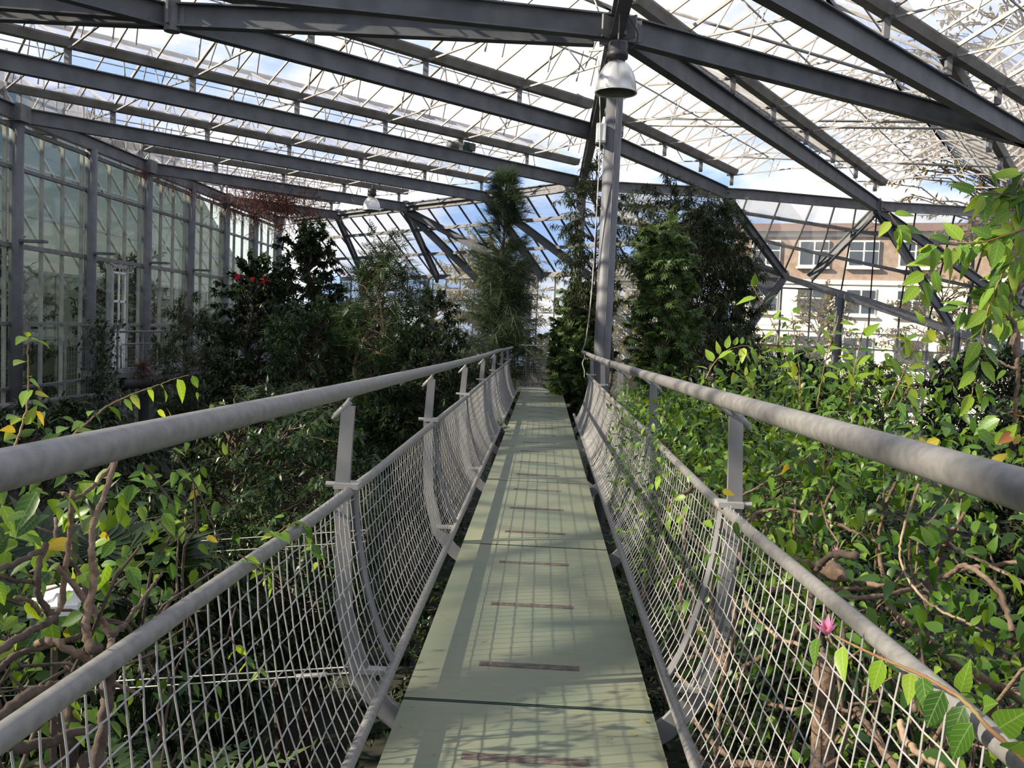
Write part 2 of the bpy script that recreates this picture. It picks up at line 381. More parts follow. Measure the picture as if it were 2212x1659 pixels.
# ---- footbridge deck: glass panels
J0, JL = 3.54, 2.66
deck = thing('floor', 'pale green glass panel deck of the footbridge', loc=(0, 0, 0), kind='structure')
pm = MB(); pm.box((0, 0, -0.018), (1.03, JL-0.012, 0.036)); pm_me = pm.mesh('deck_panel', [DECK])
sm = MB(); sm.box((0, 0, 0), (0.46, 0.052, 0.003)); sm_me = sm.mesh('anti_slip_strip', STRIP)
em = MB()
for s_ in (-1, 1): em.box((0, s_*(JL/2-0.008), -0.019), (1.03, 0.010, 0.038))
em_me = em.mesh('edge_seal', DECKEDGE)
for i in range(-2, 7):
    yc = J0+JL*(i+0.5)
    if i == 6: yc = J0+JL*6.5
    p = link('deck_panel', pm_me, deck); p.location = (0, yc, 0)
    e = bpy.data.objects.new('edge_seal', em_me); COL.objects.link(e); e.parent = p
    for k in (-1, 0, 1):
        s2 = bpy.data.objects.new('anti_slip_strip', sm_me); COL.objects.link(s2); s2.parent = p
        s2.location = (0.0, k*0.89-0.02, 0.0012)
m = MB(); m.box((0, 22.78, -0.02), (1.03, 0.6, 0.04)); m.obj('end_plate', STEEL, deck)
for sx in (-0.36, 0.36):
    m = MB(); m.tube([(sx, -2, -0.16), (sx, 24, -0.16)], 0.09, 12); m.obj('deck_beam', BEAM, deck, True)
for i in range(-2, 8):
    y = J0+JL*i
    m = MB(); m.box((0, y, -0.075), (1.0, 0.07, 0.06)); m.obj('cross_bearer', STEEL, deck)
for y in (6.2, 16.8):
    m = MB(); m.tube([(0, y, GZ), (0, y, -0.2)], 0.11, 14); m.obj('support_post', COLM, deck, True)

# ---- railings
def interp(tab, y):
    a = np.array(tab); return float(np.interp(y, a[:, 0], a[:, 1]))
HZ = [(-3, 1.40), (1.2, 1.322), (3.54, 1.28), (6.2, 1.238), (8.9, 1.203), (11.5, 1.177), (14.2, 1.163), (17, 1.12), (20, 1.09), (24, 1.09)]
MZ = [(-3, 1.0), (1.2, 0.925), (2.46, 0.886), (3.54, 0.85), (6.2, 0.845), (8.9, 0.83), (24, 0.80)]
# wire mesh profile between mid rail (r=0.76, z~0.85) and bottom rail (r=0.568, z=0.12): (offset, height fraction)
PROF = [(r_, z_/0.845) for r_, z_ in ((0.568, 0.12), (0.622, 0.22), (0.672, 0.36), (0.714, 0.52), (0.744, 0.69), (0.760, 0.845))]
def mesh_wires(sx):
    mb = MB(); W = JL-0.05; H = 0.845; r = 0.0024
    pr = np.array(PROF); arc = np.concatenate([[0], np.cumsum(np.hypot(np.diff(pr[:, 0]), np.diff(pr[:, 1]*H)))])
    nv = int(W/0.067)
    for i in range(nv+1):
        y = -W/2+W*i/nv; pts = []
        for k, a in enumerate(np.linspace(0, arc[-1], 12)):
            x = np.interp(a, arc, pr[:, 0]); z = np.interp(a, arc, pr[:, 1])*H
            pts.append((sx*(x+(0.0015 if (k+i) % 2 else -0.0015)), y, z))
        mb.tube(pts, r, 4, False)
    for k, a in enumerate(np.linspace(0, arc[-1], 12)[1:-1]):
        x = np.interp(a, arc, pr[:, 0]); z = np.interp(a, arc, pr[:, 1])*H
        n = nv
        pts = [(sx*(x-(0.002 if (j+k) % 2 else -0.002)), -W/2+W*j/n, z) for j in range(n+1)]
        mb.tube(pts, r, 4, False)
    return mb.mesh('wire_mesh', WIRE)
def frame_me(sx):
    mb = MB(); W = JL-0.05; H = 0.845
    for y in (-W/2, W/2):
        mb.tube(catmull([(sx*x, y, z*H) for x, z in PROF], 3), 0.011, 6)
    return mb.mesh('mesh_frame', STEEL)
def post_me(sx, up):
    mb = MB()
    # tapered flat post: outline in (r,z), thickness along y
    outer = [(0.50, -0.17), (0.60, -0.10), (0.735, 0.06), (0.805, 0.35), (0.828, 0.85), (0.808, up)]
    inner = [(0.755, up), (0.768, 0.85), (0.738, 0.35), (0.662, 0.10), (0.56, -0.02), (0.50, -0.06)]
    poly = outer+inner; n = len(poly); t = 0.012
    V = [(sx*x, -t, z) for x, z in poly]+[(sx*x, t, z) for x, z in poly]
    F_ = [tuple(range(n)), tuple(range(2*n-1, n-1, -1))]+[(i, n+i, n+(i+1) % n, (i+1) % n) for i in range(n)]
    mb.add(V, F_); return mb.mesh('post', STEEL)
def railing(sx, label, y0, y1, posts):
    t = thing('railing', label, 'railing', (0.62*sx, 3, 0))
    hx = 0.745 if sx < 0 else 0.67
    ys = np.linspace(y0, y1, 26)
    m = MB(); m.tube([(sx*hx, y, interp(HZ, y)+(0.035 if sx > 0 else 0)) for y in ys], 0.0305, 18); m.obj('handrail', RAIL, t, True)
    m = MB(); m.tube([(sx*0.762, y, interp(MZ, y)) for y in ys], 0.021, 14); m.obj('mid_rail', RAIL, t, True)
    m = MB(); m.tube([(sx*0.568, y, 0.12) for y in ys], 0.021, 14); m.obj('bottom_rail', RAIL, t, True)
    wm, fm = mesh_wires(sx), frame_me(sx)
    for i in posts:
        y = J0+JL*i
        hz = interp(HZ, y)+(0.035 if sx > 0 else 0); up = hz-0.075
        p = link('post', post_me(sx, up), t); p.location = (0, y, 0)
        b = MB(); b.tube([(sx*0.835, 0, up-0.045), (sx*0.775, 0, up+0.018)], 0.0135, 10)
        b.tube([(sx*0.845, 0, up-0.056), (sx*(hx+0.012), 0, hz-0.022)], 0.0075, 8)
        bo = bpy.data.objects.new('rail_bracket', b.mesh('rail_bracket', WIRE, True)); COL.objects.link(bo); bo.parent = p
        mz = interp(MZ, y)
        c = MB(); c.box((sx*0.775, 0, mz+0.03), (0.10, 0.085, 0.022)); c.tube([(sx*0.76, 0, mz+0.03), (sx*0.865, 0, mz+0.03)], 0.012, 8)
        co = bpy.data.objects.new('clamp', c.mesh('clamp', WIRE)); COL.objects.link(co); co.parent = p
        c = MB(); c.box((sx*0.635, 0, 0.11), (0.14, 0.05, 0.02))
        co = bpy.data.objects.new('clamp', c.mesh('clamp', WIRE)); COL.objects.link(co); co.parent = p
    for i in posts:
        if i == posts[-1]: continue
        y = J0+JL*(i+0.5)
        p = stuff(link('wire_mesh', wm, t)); p.location = (0, y+0.06, 0); p.scale = (1, 1, (interp(MZ, y)-0.002)/0.845)
        q = bpy.data.objects.new('mesh_frame', fm); COL.objects.link(q); q.parent = p
    return t
railing(-1, 'grey steel railing with wire mesh standing free of leaves along most of its length', -2.6, 20.8, range(-2, 7))
railing(1, 'grey steel railing with wire mesh overgrown by the pink flowering vine', -2.6, 15.0, range(-2, 5))

# right railing continues lower beyond the pillar; far end gate rail
t = thing('railing', 'low wire mesh railing closing the far end of the footbridge', 'railing', (0, 24, 0))
for z, x0, x1 in ((1.09, -0.62, 0.45), (0.74, -0.60, 0.45)):
    m = MB(); m.tube([(x0, 24, z), (x1, 24, z)], 0.02, 10); m.obj('rail', STEEL, t, True)
m = MB(); m.tube(catmull([(-0.56, 24, 0.06), (0.3, 24, 0.06), (0.43, 24, 0.12), (0.46, 24, 0.3), (0.46, 24, 0.74)], 5), 0.018, 8); m.obj('frame', STEEL, t, True)
m = MB()
for i in range(17): m.tube([(-0.52+i*0.06, 24, 0.07), (-0.52+i*0.06, 24, 0.74)], 0.0028, 4)
for k in range(9): m.tube([(-0.56, 24, 0.12+k*0.07), (0.45, 24, 0.12+k*0.07)], 0.0028, 4)
stuff(m.obj('wire_mesh', WIRE, t))
for x in (-0.46, 0.62):
    m = MB(); m.tube([(x, 24, -0.1), (x, 24, 1.09)], 0.018, 8); m.obj('post', STEEL, t, True)
m = MB(); m.box((0.02, 23.6, -0.08), (1.3, 1.1, 0.08)); m.obj('landing', STEEL, t)

# ---- steel pillars
def pillar(x, y, r, top, label, head=True):
    t = thing('pillar', label, 'pillar', (x, y, GZ))
    m = MB(); m.tube([(x, y, GZ), (x, y, top)], r, 28); m.obj('shaft', COLM, t, True)
    m = MB(); m.tube([(x+0.02, y-r-0.004, 0.3), (x+0.02, y-r-0.004, top-0.4)], 0.008, 6); m.obj('conduit', STEEL, t, True)
    if head:
        m = MB(); m.box((x, y, top-0.02), (r*2.2, r*2.2, 0.06))
        for a in (0, PI/4, PI/2, 3*PI/4): m.box((x, y, top+0.05), (0.75, 0.03, 0.34), a)
        m.obj('head_plate', STEEL, t)
    return t
pillar(0.96, 14.43, 0.138, RZ-0.1, 'tall grey steel pillar carrying the roof beside the vine-grown railing')
pillar(1.03, 29.8, 0.16, RZ-0.1, 'grey steel pillar half hidden by narrow-leaved trees behind the footbridge end')

# ---- roof: beams
ceil = thing('ceiling', 'glass roof on grey steel beams, gutters and lattice bars', loc=(0, 0, RZ), kind='structure')
def beam(p, q, h=0.38, w=0.19, name='beam', mtl=None):
    m = MB(); m.ibeam(p, q, h, w); return m.obj(name, mtl or BEAM, ceil)
def plate_node(p, ang):
    m = MB(); m.box(p, (0.42, 0.04, 0.36), ang); m.box(p, (0.42, 0.04, 0.36), ang+PI/2)
    m.tube([(p[0], p[1], p[2]-0.26), (p[0], p[1], p[2]+0.26)], 0.13, 12); return m.obj('node_plate', STEEL, ceil)
d45 = np.array([1, 1, 0])/math.sqrt(2); n45 = np.array([1, -1, 0])/math.sqrt(2)
def onw(w, x): return np.array([x, x-w*math.sqrt(2), RZ])     # point of the left family line w at given x
WLIST = [-9.5, -14.8, -20.05, -25.25, -30.5, -35.8]
XW = -13.5                                   # left glass wall
CF = 31.05                                   # far edge: x + y = CF
for w in WLIST[1:]:
    xe = min(0.9, (CF+w*math.sqrt(2))/2)
    xs = max(XW, -30)
    beam(onw(w, xs), onw(w, xe))
    if xe < 0.5: plate_node(onw(w, xe), PI/4)
P1 = np.array([0.93, 14.43, RZ]); P2 = np.array([1.02, 29.8, RZ])
beam((0.95, 1.0, RZ), P1, 0.42, 0.2); beam(P1, P2, 0.46, 0.2)
# beams that reach the first pillar from the left, and the node on them
beam((-6.2, 14.5, RZ), (0.6, 14.75, RZ)); beam(P1, (-7.5, 12.6, RZ)); beam((-16, 14.2, RZ), (-6.45, 14.55, RZ)); beam((-16, 13.3, RZ+0.1), (-6.6, 14.35, RZ+0.02), 0.34)
plate_node((-6.3, 14.5, RZ), 0)
# right of the pillars
NA = np.array([11.57, 31.93, RZ]); NB = np.array([11.0, 21.0, RZ])
beam(P1, NA, 0.42, 0.2); beam(P1, NB, 0.42, 0.2); beam((1.3, 11.0, RZ), NB+np.array([2.2, 2.3, 0]), 0.42, 0.2)
beam(NB, NB+np.array([7, 4, 0]), 0.42, 0.2)
R0a = np.array([1.0, 22.2, RZ]); R0b = np.array([5.9, 30.3, RZ]); beam(R0a, R0b, 0.40)
plate_node(NA, 0.5); plate_node(NB, 0.5)
# far edge beams (sunlit)
FARL = [onw(-35.8, (CF-35.8*1.41421)/2), onw(-30.5, (CF-30.5*1.41421)/2), onw(-25.25, (CF-25.25*1.41421)/2), P2]
FARL = [FARL[0]+np.array([-3.0, 3.0, 0])]+FARL
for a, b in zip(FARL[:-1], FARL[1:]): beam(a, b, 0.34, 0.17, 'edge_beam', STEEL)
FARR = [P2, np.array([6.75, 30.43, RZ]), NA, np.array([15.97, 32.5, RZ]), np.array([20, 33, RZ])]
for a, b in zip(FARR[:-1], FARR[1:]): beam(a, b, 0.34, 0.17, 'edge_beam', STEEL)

# ---- roof: gutters with ridge-and-furrow glazing
GH = RZ+0.62                                 # gutter height
def furrow(w, d, n, org, srange, halfL, halfR, keep, rise=1.05, bay=0.88, rods=True):
    """one gutter line (offset w along n) with the glazed slopes rising on both sides of it"""
    def P(s, off, z): return org+d*s+n*(w+off)+np.array([0, 0, z])
    s0, s1 = srange
    ok = [s for s in np.arange(s0, s1, 0.2) if keep(P(s, 0, 0))]
    if not ok: return
    a, b = P(ok[0], 0, GH), P(ok[-1], 0, GH)
    m = MB(); m.prof(a, b, [(-0.15, 0.1), (-0.15, 0.06), (-0.09, -0.09), (0.09, -0.09), (0.15, 0.06), (0.15, 0.1), (0.11, 0.1), (0.06, -0.05), (-0.06, -0.05), (-0.11, 0.1)])
    gt = m.obj('gutter', GUTTER, ceil)
    nb = int((s1-s0)/bay)
    for sd, half in ((-1, halfL), (1, halfR)):
        if not half: continue
        rs = []
        for i in range(nb+1):
            s = s0+i*bay
            e0, e1 = P(s, sd*0.14, GH+0.08), P(s, sd*half, GH+rise)
            if not keep(P(s, sd*half*0.4, 0)): continue
            thick = (i % 3 == 0)
            m = MB(); m.bar(e0, e1, 0.05 if thick else 0.03, 0.07 if thick else 0.045); m.obj('glazing_bar', ALU, gt)
            rs.append(s)
            if not keep(P(s+bay, sd*half*0.4, 0)): continue
            z = np.array([0, 0, 0.025])
            q = [P(s+0.02, sd*0.14, GH+0.08)+z, P(s+bay-0.02, sd*0.14, GH+0.08)+z, P(s+bay-0.02, sd*half, GH+rise)+z, P(s+0.02, sd*half, GH+rise)+z]
            m = MB(); m.add(q, [(0, 1, 2, 3)]); m.obj('pane', ROOFGLASS, gt)
        if len(rs) > 1:
            m = MB(); m.bar(P(rs[0], sd*half, GH+rise), P(rs[-1], sd*half, GH+rise), 0.07, 0.09); m.obj('ridge_bar', ALU, gt)
            m = MB(); m.bar(P(rs[0], sd*half*0.55, GH+rise*0.5-0.05), P(rs[-1], sd*half*0.55, GH+rise*0.5-0.05), 0.022, 0.03); m.obj('purlin', ALU, gt)
            if rods: m = MB(); m.bar(P(rs[0], sd*half*0.8, GH+rise*0.8-0.25), P(rs[-1], sd*half*0.8, GH+rise*0.8-0.25), 0.02, 0.02); m.obj('vent_shaft', ALU, gt)
    # stub posts and half trusses every third bar
    for i in range(0, nb+1, 3):
        s = s0+i*bay
        if not keep(P(s, 0, 0)): continue
        m = MB(); m.bar(P(s, 0, RZ+0.18), P(s, 0, GH-0.08), 0.12, 0.10); m.bar(P(s, -0.16, GH-0.10), P(s, 0.16, GH-0.10), 0.1, 0.05); m.obj('stub_post', STEEL, gt)
        for sd, half in ((-1, halfL), (1, halfR)):
            if not half or not keep(P(s, sd*half*0.6, 0)): continue
            m = MB(); zc = GH-0.12
            m.bar(P(s, 0, zc), P(s, sd*half, zc+0.10), 0.036, 0.036)
            for f0, f1 in ((0.30, 0.52), (0.74, 0.52), (0.74, 0.98)):
                m.bar(P(s, sd*half*f0, zc+0.1*f0), P(s, sd*half*f1, GH+0.08+(rise-0.08)*f1), 0.022, 0.022)
            m.obj('truss', ALU, gt)
        for k, sd, half in ((0.45, 1, halfR), (0.9, 1, halfR), (1.6, -1, halfL), (2.2, 1, halfR)):
            if not half or not keep(P(s+k, sd*half*0.5, 0)) or (not rods and k not in (0.9,)): continue
            m = MB(); a = P(s+k, sd*half*0.56, GH+rise*0.52)
            m.bar(a, a+n*sd*(-0.16)+np.array([0.0, 0.0, -0.62]), 0.026, 0.026); m.obj('vent_rod', ALU, gt)
O3 = np.zeros(3)
HS = 5.25/2
keepL = lambda p: p[0] > XW-2.6 and p[0] < 0.85 and p[0]+p[1] < CF+0.2 and p[1] > -14
for w in WLIST+[-4.2, 1.05, 6.3]:
    furrow(w, d45, n45, O3, (-18, 40), HS, HS, keepL)
dr = np.array([math.sin(math.radians(32.3)), math.cos(math.radians(32.3)), 0]); nr = np.array([dr[1], -dr[0], 0])
keepR = lambda p: p[0] > 1.15 and p[0] < 21 and p[1] < 30.1+0.16*max(p[0]-6, 0) and p[1] > 2 and (p-np.array([3.85, 13.54, 0]))@np.array([math.cos(math.radians(44.8)), -math.sin(math.radians(44.8)), 0]) < -0.1
w1 = float(P1@nr)
for w in (w1, w1-3.95):
    furrow(w, dr, nr, O3, (2, 42), 1.95, 1.95, keepR, rods=False)
furrow(w1-7.9, dr, nr, O3, (2, 42), 1.95, 1.95, keepR, rods=False)
furrow(w1+3.9, dr, nr, O3, (2, 42), 1.95, 1.2, lambda p: keepR(p) and p[1] > 10, rods=False)
dq = np.array([math.sin(math.radians(44.8)), math.cos(math.radians(44.8)), 0]); nq = np.array([dq[1], -dq[0], 0])
wq = float(np.array([3.85, 13.54, 0])@nq)
furrow(wq, dq, nq, O3, (4, 40), 0, 2.2, lambda p: 1.2 < p[0] < 19 and p[1] > 3 and p[1] < 31, rods=False)
furrow(wq+4.4, dq, nq, O3, (2, 40), 2.2, 2.2, lambda p: 1.2 < p[0] < 19 and p[1] > 0 and p[1] < 31, rods=False)
# long thin shafts crossing the right bays
for (a, b, hh) in (((1340, 255), (2080, 265), 7.2), ((1340, 270), (2060, 278), 7.1), ((1440, 22), (2000, 190), 7.3), ((1540, 337), (2180, 362), 7.3)):
    m = MB(); m.tube([at(*a, 2, hh), at(*b, 2, hh)], 0.032, 6); m.obj('drive_shaft', ALU, ceil, True)
# vent motor on a gutter beam
t = thing('vent_motor', 'small green and grey vent motor on a roof beam', 'motor', tuple(at(1005, 322, 2, RZ+0.35)))
c = at(1005, 320, 2, RZ+0.42)
m = MB(); m.box(c, (0.34, 0.3, 0.3), PI/4); m.obj('gearbox', mat('motor_green', (0.05, 0.09, 0.07), 0.5), t)
m = MB(); m.tube([c+d45*-0.15, c+d45*-0.62], 0.13, 14); m.obj('motor_body', STEEL, t, True)
m = MB(); m.box(c+np.array([0.2, -0.05, 0.02]), (0.16, 0.16, 0.2), PI/4); m.obj('switch_box', STEEL, t)

# ---- left glass wall
wall = thing('wall_left', 'tall glass wall of dark steel columns and slim mullions', loc=(XW, 22, GZ), kind='structure')
Y0, BAY = 22.05, 3.66
TR = [(5.05, 0.09), (3.10, 0.12), (1.12, 0.08), (-0.55, 0.07), (-1.7, 0.08)]
for i in range(-3, 7):
    y = Y0+BAY*i
    m = MB(); m.tube([(XW, y, GZ), (XW, y, RZ-0.15)], 0.17, 20); m.obj('column', COLM, wall, True)
    if i % 2 == 0:
        m = MB(); m.box((XW, y, RZ), (0.46, 0.46, 0.42)); m.obj('column_head', STEEL, wall)
    m = MB(); m.box((XW+0.35, y, 3.22), (0.85, 0.22, 0.07)); m.obj('bracket_arm', BEAM, wall)
    if i == 6: continue
    m = MB(); m.ibeam((XW, y, RZ), (XW, y+BAY, RZ), 0.38, 0.19); m.obj('head_beam', BEAM, wall)
    ym = [y+0.30, y+1.32, y+2.34, y+3.36]
    for yy in ym:
        m = MB(); m.box((XW-0.12, yy, (RZ-0.3+GZ)/2), (0.10, 0.055, RZ-0.3-GZ)); m.obj('mullion', ALU, wall)
    zz = [RZ-0.32]+[a for a, _ in TR]+[GZ+0.3]
    for z, hgt in TR+[(RZ-0.32, 0.1)]:
        m = MB(); m.box((XW-0.1, y+BAY/2, z), (0.10, BAY-0.2, hgt)); m.obj('transom', STEEL, wall)
    edges = [y+0.1]+ym+[y+BAY-0.1]
    for a, b in zip(zz[1:], zz[:-1]):
        for c0, c1 in zip(edges[:-1], edges[1:]):
            if i == 1 and a < 3.1 and a >= -0.6 and c0 > y+1.3 and c1 < y+2.7: continue      # door opening
            m = MB(); x = XW-0.12
            m.add([(x, c0+0.02, a+0.03), (x, c1-0.02, a+0.03), (x, c1-0.02, b-0.03), (x, c0+0.02, b-0.03)], [(0, 1, 2, 3)]); m.obj('pane', WALLGLASS, wall)
    for c0, c1 in zip(edges[:-1], edges[1:]):      # glazing between wall head and roof
        m = MB(); x = XW-0.1
        m.add([(x, c0+0.02, RZ+0.22), (x, c1-0.02, RZ+0.22), (x, c1-0.02, RZ+1.5), (x, c0+0.02, RZ+1.5)], [(0, 1, 2, 3)]); m.obj('pane', ROOFGLASS, wall)
    for yy in ym[::1]:
        m = MB(); m.box((XW-0.1, yy, RZ+0.86), (0.05, 0.04, 1.3)); m.obj('mullion', ALU, wall)
# door to the gallery
y = Y0+BAY+1.34
dr_ = thing('door_1', 'white framed glazed door with white lower panel opening to the gallery', loc=(XW, y+0.5, -0.3), kind='structure')
m = MB()
for a, b in (((y, -0.3), (y, 2.95)), ((y+1.0, -0.3), (y+1.0, 2.95))): m.bar((XW-0.05, a[0], a[1]), (XW-0.05, b[0], b[1]), 0.12, 0.12, (1, 0, 0))
m.bar((XW-0.05, y, 2.95), (XW-0.05, y+1.0, 2.95), 0.12, 0.12); m.obj('door_frame', ALU, dr_)
m = MB(); m.box((XW-0.03, y+0.5, 0.30), (0.05, 0.86, 1.15)); m.obj('lower_panel', WHITE, dr_)
for z in (0.95, 1.85, 2.75):
    m = MB(); m.box((XW-0.03, y+0.5, z), (0.05, 0.9, 0.07)); m.obj('door_rail', WHITE, dr_)
for yy in (y+0.09, y+0.5, y+0.91):
    m = MB(); m.box((XW-0.03, yy, 1.85), (0.05, 0.05, 1.8)); m.obj('door_stile', WHITE, dr_)
for z0, z1 in ((0.98, 1.82), (1.88, 2.72)):
    for a, b in ((y+0.11, y+0.48), (y+0.52, y+0.89)):
        m = MB(); m.add([(XW-0.03, a, z0), (XW-0.03, b, z0), (XW-0.03, b, z1), (XW-0.03, a, z1)], [(0, 1, 2, 3)]); m.obj('pane', WALLGLASS, dr_)
m = MB(); m.tube([(XW+0.03, y+0.86, 0.95), (XW+0.03, y+0.86, 1.1)], 0.014, 8); m.obj('door_handle', STEEL, dr_)

# ---- gallery balcony along the left wall
bal = thing('gallery', 'narrow dark steel gallery with mesh railing along the left glass wall', 'balcony', (-12.9, 32, -0.3))
m = MB(); m.box((-12.85, 34.2, -0.33), (1.15, 18.0, 0.14)); m.obj('gallery_floor', BEAM, bal)
m = MB(); m.tube([(-12.3, 25.4, -0.62), (-12.3, 43, -0.62)], 0.17, 16); m.obj('support_pipe', DARKMETAL, bal, True)
for i in range(5):
    yy = 26.5+i*4.0; m = MB(); m.tube([(-12.85, yy, GZ), (-12.85, yy, -0.38)], 0.08, 10); m.obj('leg', COLM, bal, True)
m = MB(); m.tube([(-12.3, 25.2, 0.95), (-12.3, 43, 0.95)], 0.035, 10); m.obj('top_rail', STEEL, bal, True)
m = MB(); m.tube(catmull([(-12.3, 25.25, -0.12), (-12.3, 25.22, 0.45), (-12.3, 25.4, 0.58), (-12.3, 26.2, 0.58)], 5)[:], 0.025, 8); m.obj('frame_end', STEEL, bal, True)
for z in (0.58, -0.14, -0.2):
    m = MB(); m.tube([(-12.3, 25.4, z), (-12.3, 43, z)], 0.022, 8); m.obj('frame_rail', STEEL, bal, True)
for i in range(8):
    yy = 26.6+i*2.2; m = MB(); m.box((-12.3, yy, 0.33), (0.05, 0.05, 1.25)); m.obj('post', STEEL, bal)
m = MB()
for i in range(150): m.bar((-12.3, 25.4+i*0.115, -0.14), (-12.3, 25.4+i*0.115, 0.58), 0.007)
for k in range(6): m.bar((-12.3, 25.4, -0.03+k*0.11), (-12.3, 42.6, -0.03+k*0.11), 0.007)
stuff(m.obj('wire_mesh', STEEL, bal))
# pipe rail below, in front of the wall, and climbing trellis
t = thing('wall_pipe', 'thick grey pipe running low along the left glass wall', 'pipe', (-11.0, 14, -0.6))
m = MB(); m.tube([(-10.6, 10.0, -0.35), (-12.9, 26, -0.95)], 0.09, 12); m.obj('pipe', STEEL, t, True)
for k, f in enumerate((0.15, 0.6)):
    x, yy, z = -10.6-2.3*f, 10+16*f, -0.35-0.6*f; m = MB(); m.tube([(x, yy, GZ), (x, yy, z)], 0.05, 8); m.obj('leg', STEEL, t, True)
t = thing('trellis', 'upright wire trellis panel with dark climber in front of the left glass wall', 'trellis', (-11.9, 22.5, GZ))
ya, yb = 21.7, 24.4; xt = -12.0
m = MB()
for yy in (ya, yb): m.bar((xt, yy, GZ), (xt, yy, 1.15), 0.05, 0.05, (1, 0, 0))
m.bar((xt, ya, 1.15), (xt, yb, 1.15), 0.05)
m.obj('frame', STEEL, t)
m = MB()
for i in range(20): m.bar((xt, ya+i*0.14, GZ+0.2), (xt, ya+i*0.14, 1.15), 0.008, 0.008, (1, 0, 0))
for k in range(31): m.bar((xt, ya, GZ+0.3+k*0.14), (xt, yb, GZ+0.3+k*0.14), 0.008)
stuff(m.obj('wire_grid', STEEL, t))

# ---- far sloping glazing and wall, left of the second pillar
wf = thing('wall_far', 'sloping glass end of the hall with dark rafters and purlins', loc=(-4, 38, GZ), kind='structure')
EO = 2.95; EZ = 3.70                         # horizontal run (along d45) and eave height
def farpt(tt, f):                            # tt metres along the far edge from P2 (to the left), f 0 top..1 eave
    b = P2+np.array([-1, 1, 0])/math.sqrt(2)*tt
    return b+d45*(EO*f)+np.array([0, 0, (EZ-RZ)*f+0.1*(1-f)])
LEN = 19.5
for f, wd in ((0.02, 0.07), (0.34, 0.10), (0.67, 0.10), (1.0, 0.16)):
    m = MB(); m.bar(farpt(-0.4, f), farpt(LEN, f), wd, wd*1.2); m.obj('purlin' if f < 1 else 'eave_beam', STEEL, wf)
nb = 20
for i in range(nb+1):
    tt = LEN*i/nb; m = MB(); m.bar(farpt(tt, 0)+np.array([0, 0, .06]), farpt(tt, 1)+np.array([0, 0, .06]), 0.05, 0.06); m.obj('glazing_bar', DARKMETAL, wf)
    m = MB(); a = farpt(tt, 1); m.bar(a, (a[0], a[1], GZ), 0.05, 0.06, (1, 0, 0)); m.obj('mullion', STEEL, wf)
    if i == nb: continue
    t2 = LEN*(i+1)/nb
    for f0, f1 in ((0, 0.34), (0.34, 0.67), (0.67, 1.0)):
        m = MB(); z = np.array([0, 0, 0.09]); m.add([farpt(tt, f0)+z, farpt(t2, f0)+z, farpt(t2, f1)+z, farpt(tt, f1)+z], [(0, 1, 2, 3)]); m.obj('pane', FARGLASS, wf)
    a, b = farpt(tt, 1), farpt(t2, 1)
    for z0, z1 in ((GZ, 0.2), (0.2, 2.2), (2.2, EZ)):
        m = MB(); m.add([(a[0], a[1], z0), (b[0], b[1], z0), (b[0], b[1], z1), (a[0], a[1], z1)], [(0, 1, 2, 3)]); m.obj('pane', FARGLASS, wf)
for z in (2.2, 3.1, 0.2):
    a, b = farpt(-0.4, 1), farpt(LEN, 1); m = MB(); m.bar((a[0], a[1], z), (b[0], b[1], z), 0.05, 0.06); m.obj('transom', STEEL, wf)
# dark rafters from the roof nodes down to the eave columns
for nd, t_e in ((FARL[1], 17.2), (FARL[2], 11.3), (FARL[2], 8.6), (FARL[2], 5.0), (FARL[3], 4.6), (FARL[3], 2.0)):
    e = farpt(t_e, 1)-np.array([0, 0, 0.15]); m = MB(); m.ibeam(nd-np.array([0, 0, 0.1]), e, 0.30, 0.16); m.obj('rafter', BEAM, wf)
for tt in (1.2, 6.5, 12, 17.2):
    a = farpt(tt, 1); m = MB(); m.tube([(a[0]-0.1, a[1]-0.1, GZ), (a[0]-0.1, a[1]-0.1, EZ-0.1)], 0.15, 14); m.obj('column', COLM, wf, True)
m = MB(); m.tube([(-0.77, 40, GZ), (-0.77, 40, 3.2)], 0.16, 16); m.obj('column', COLM, wf, True)

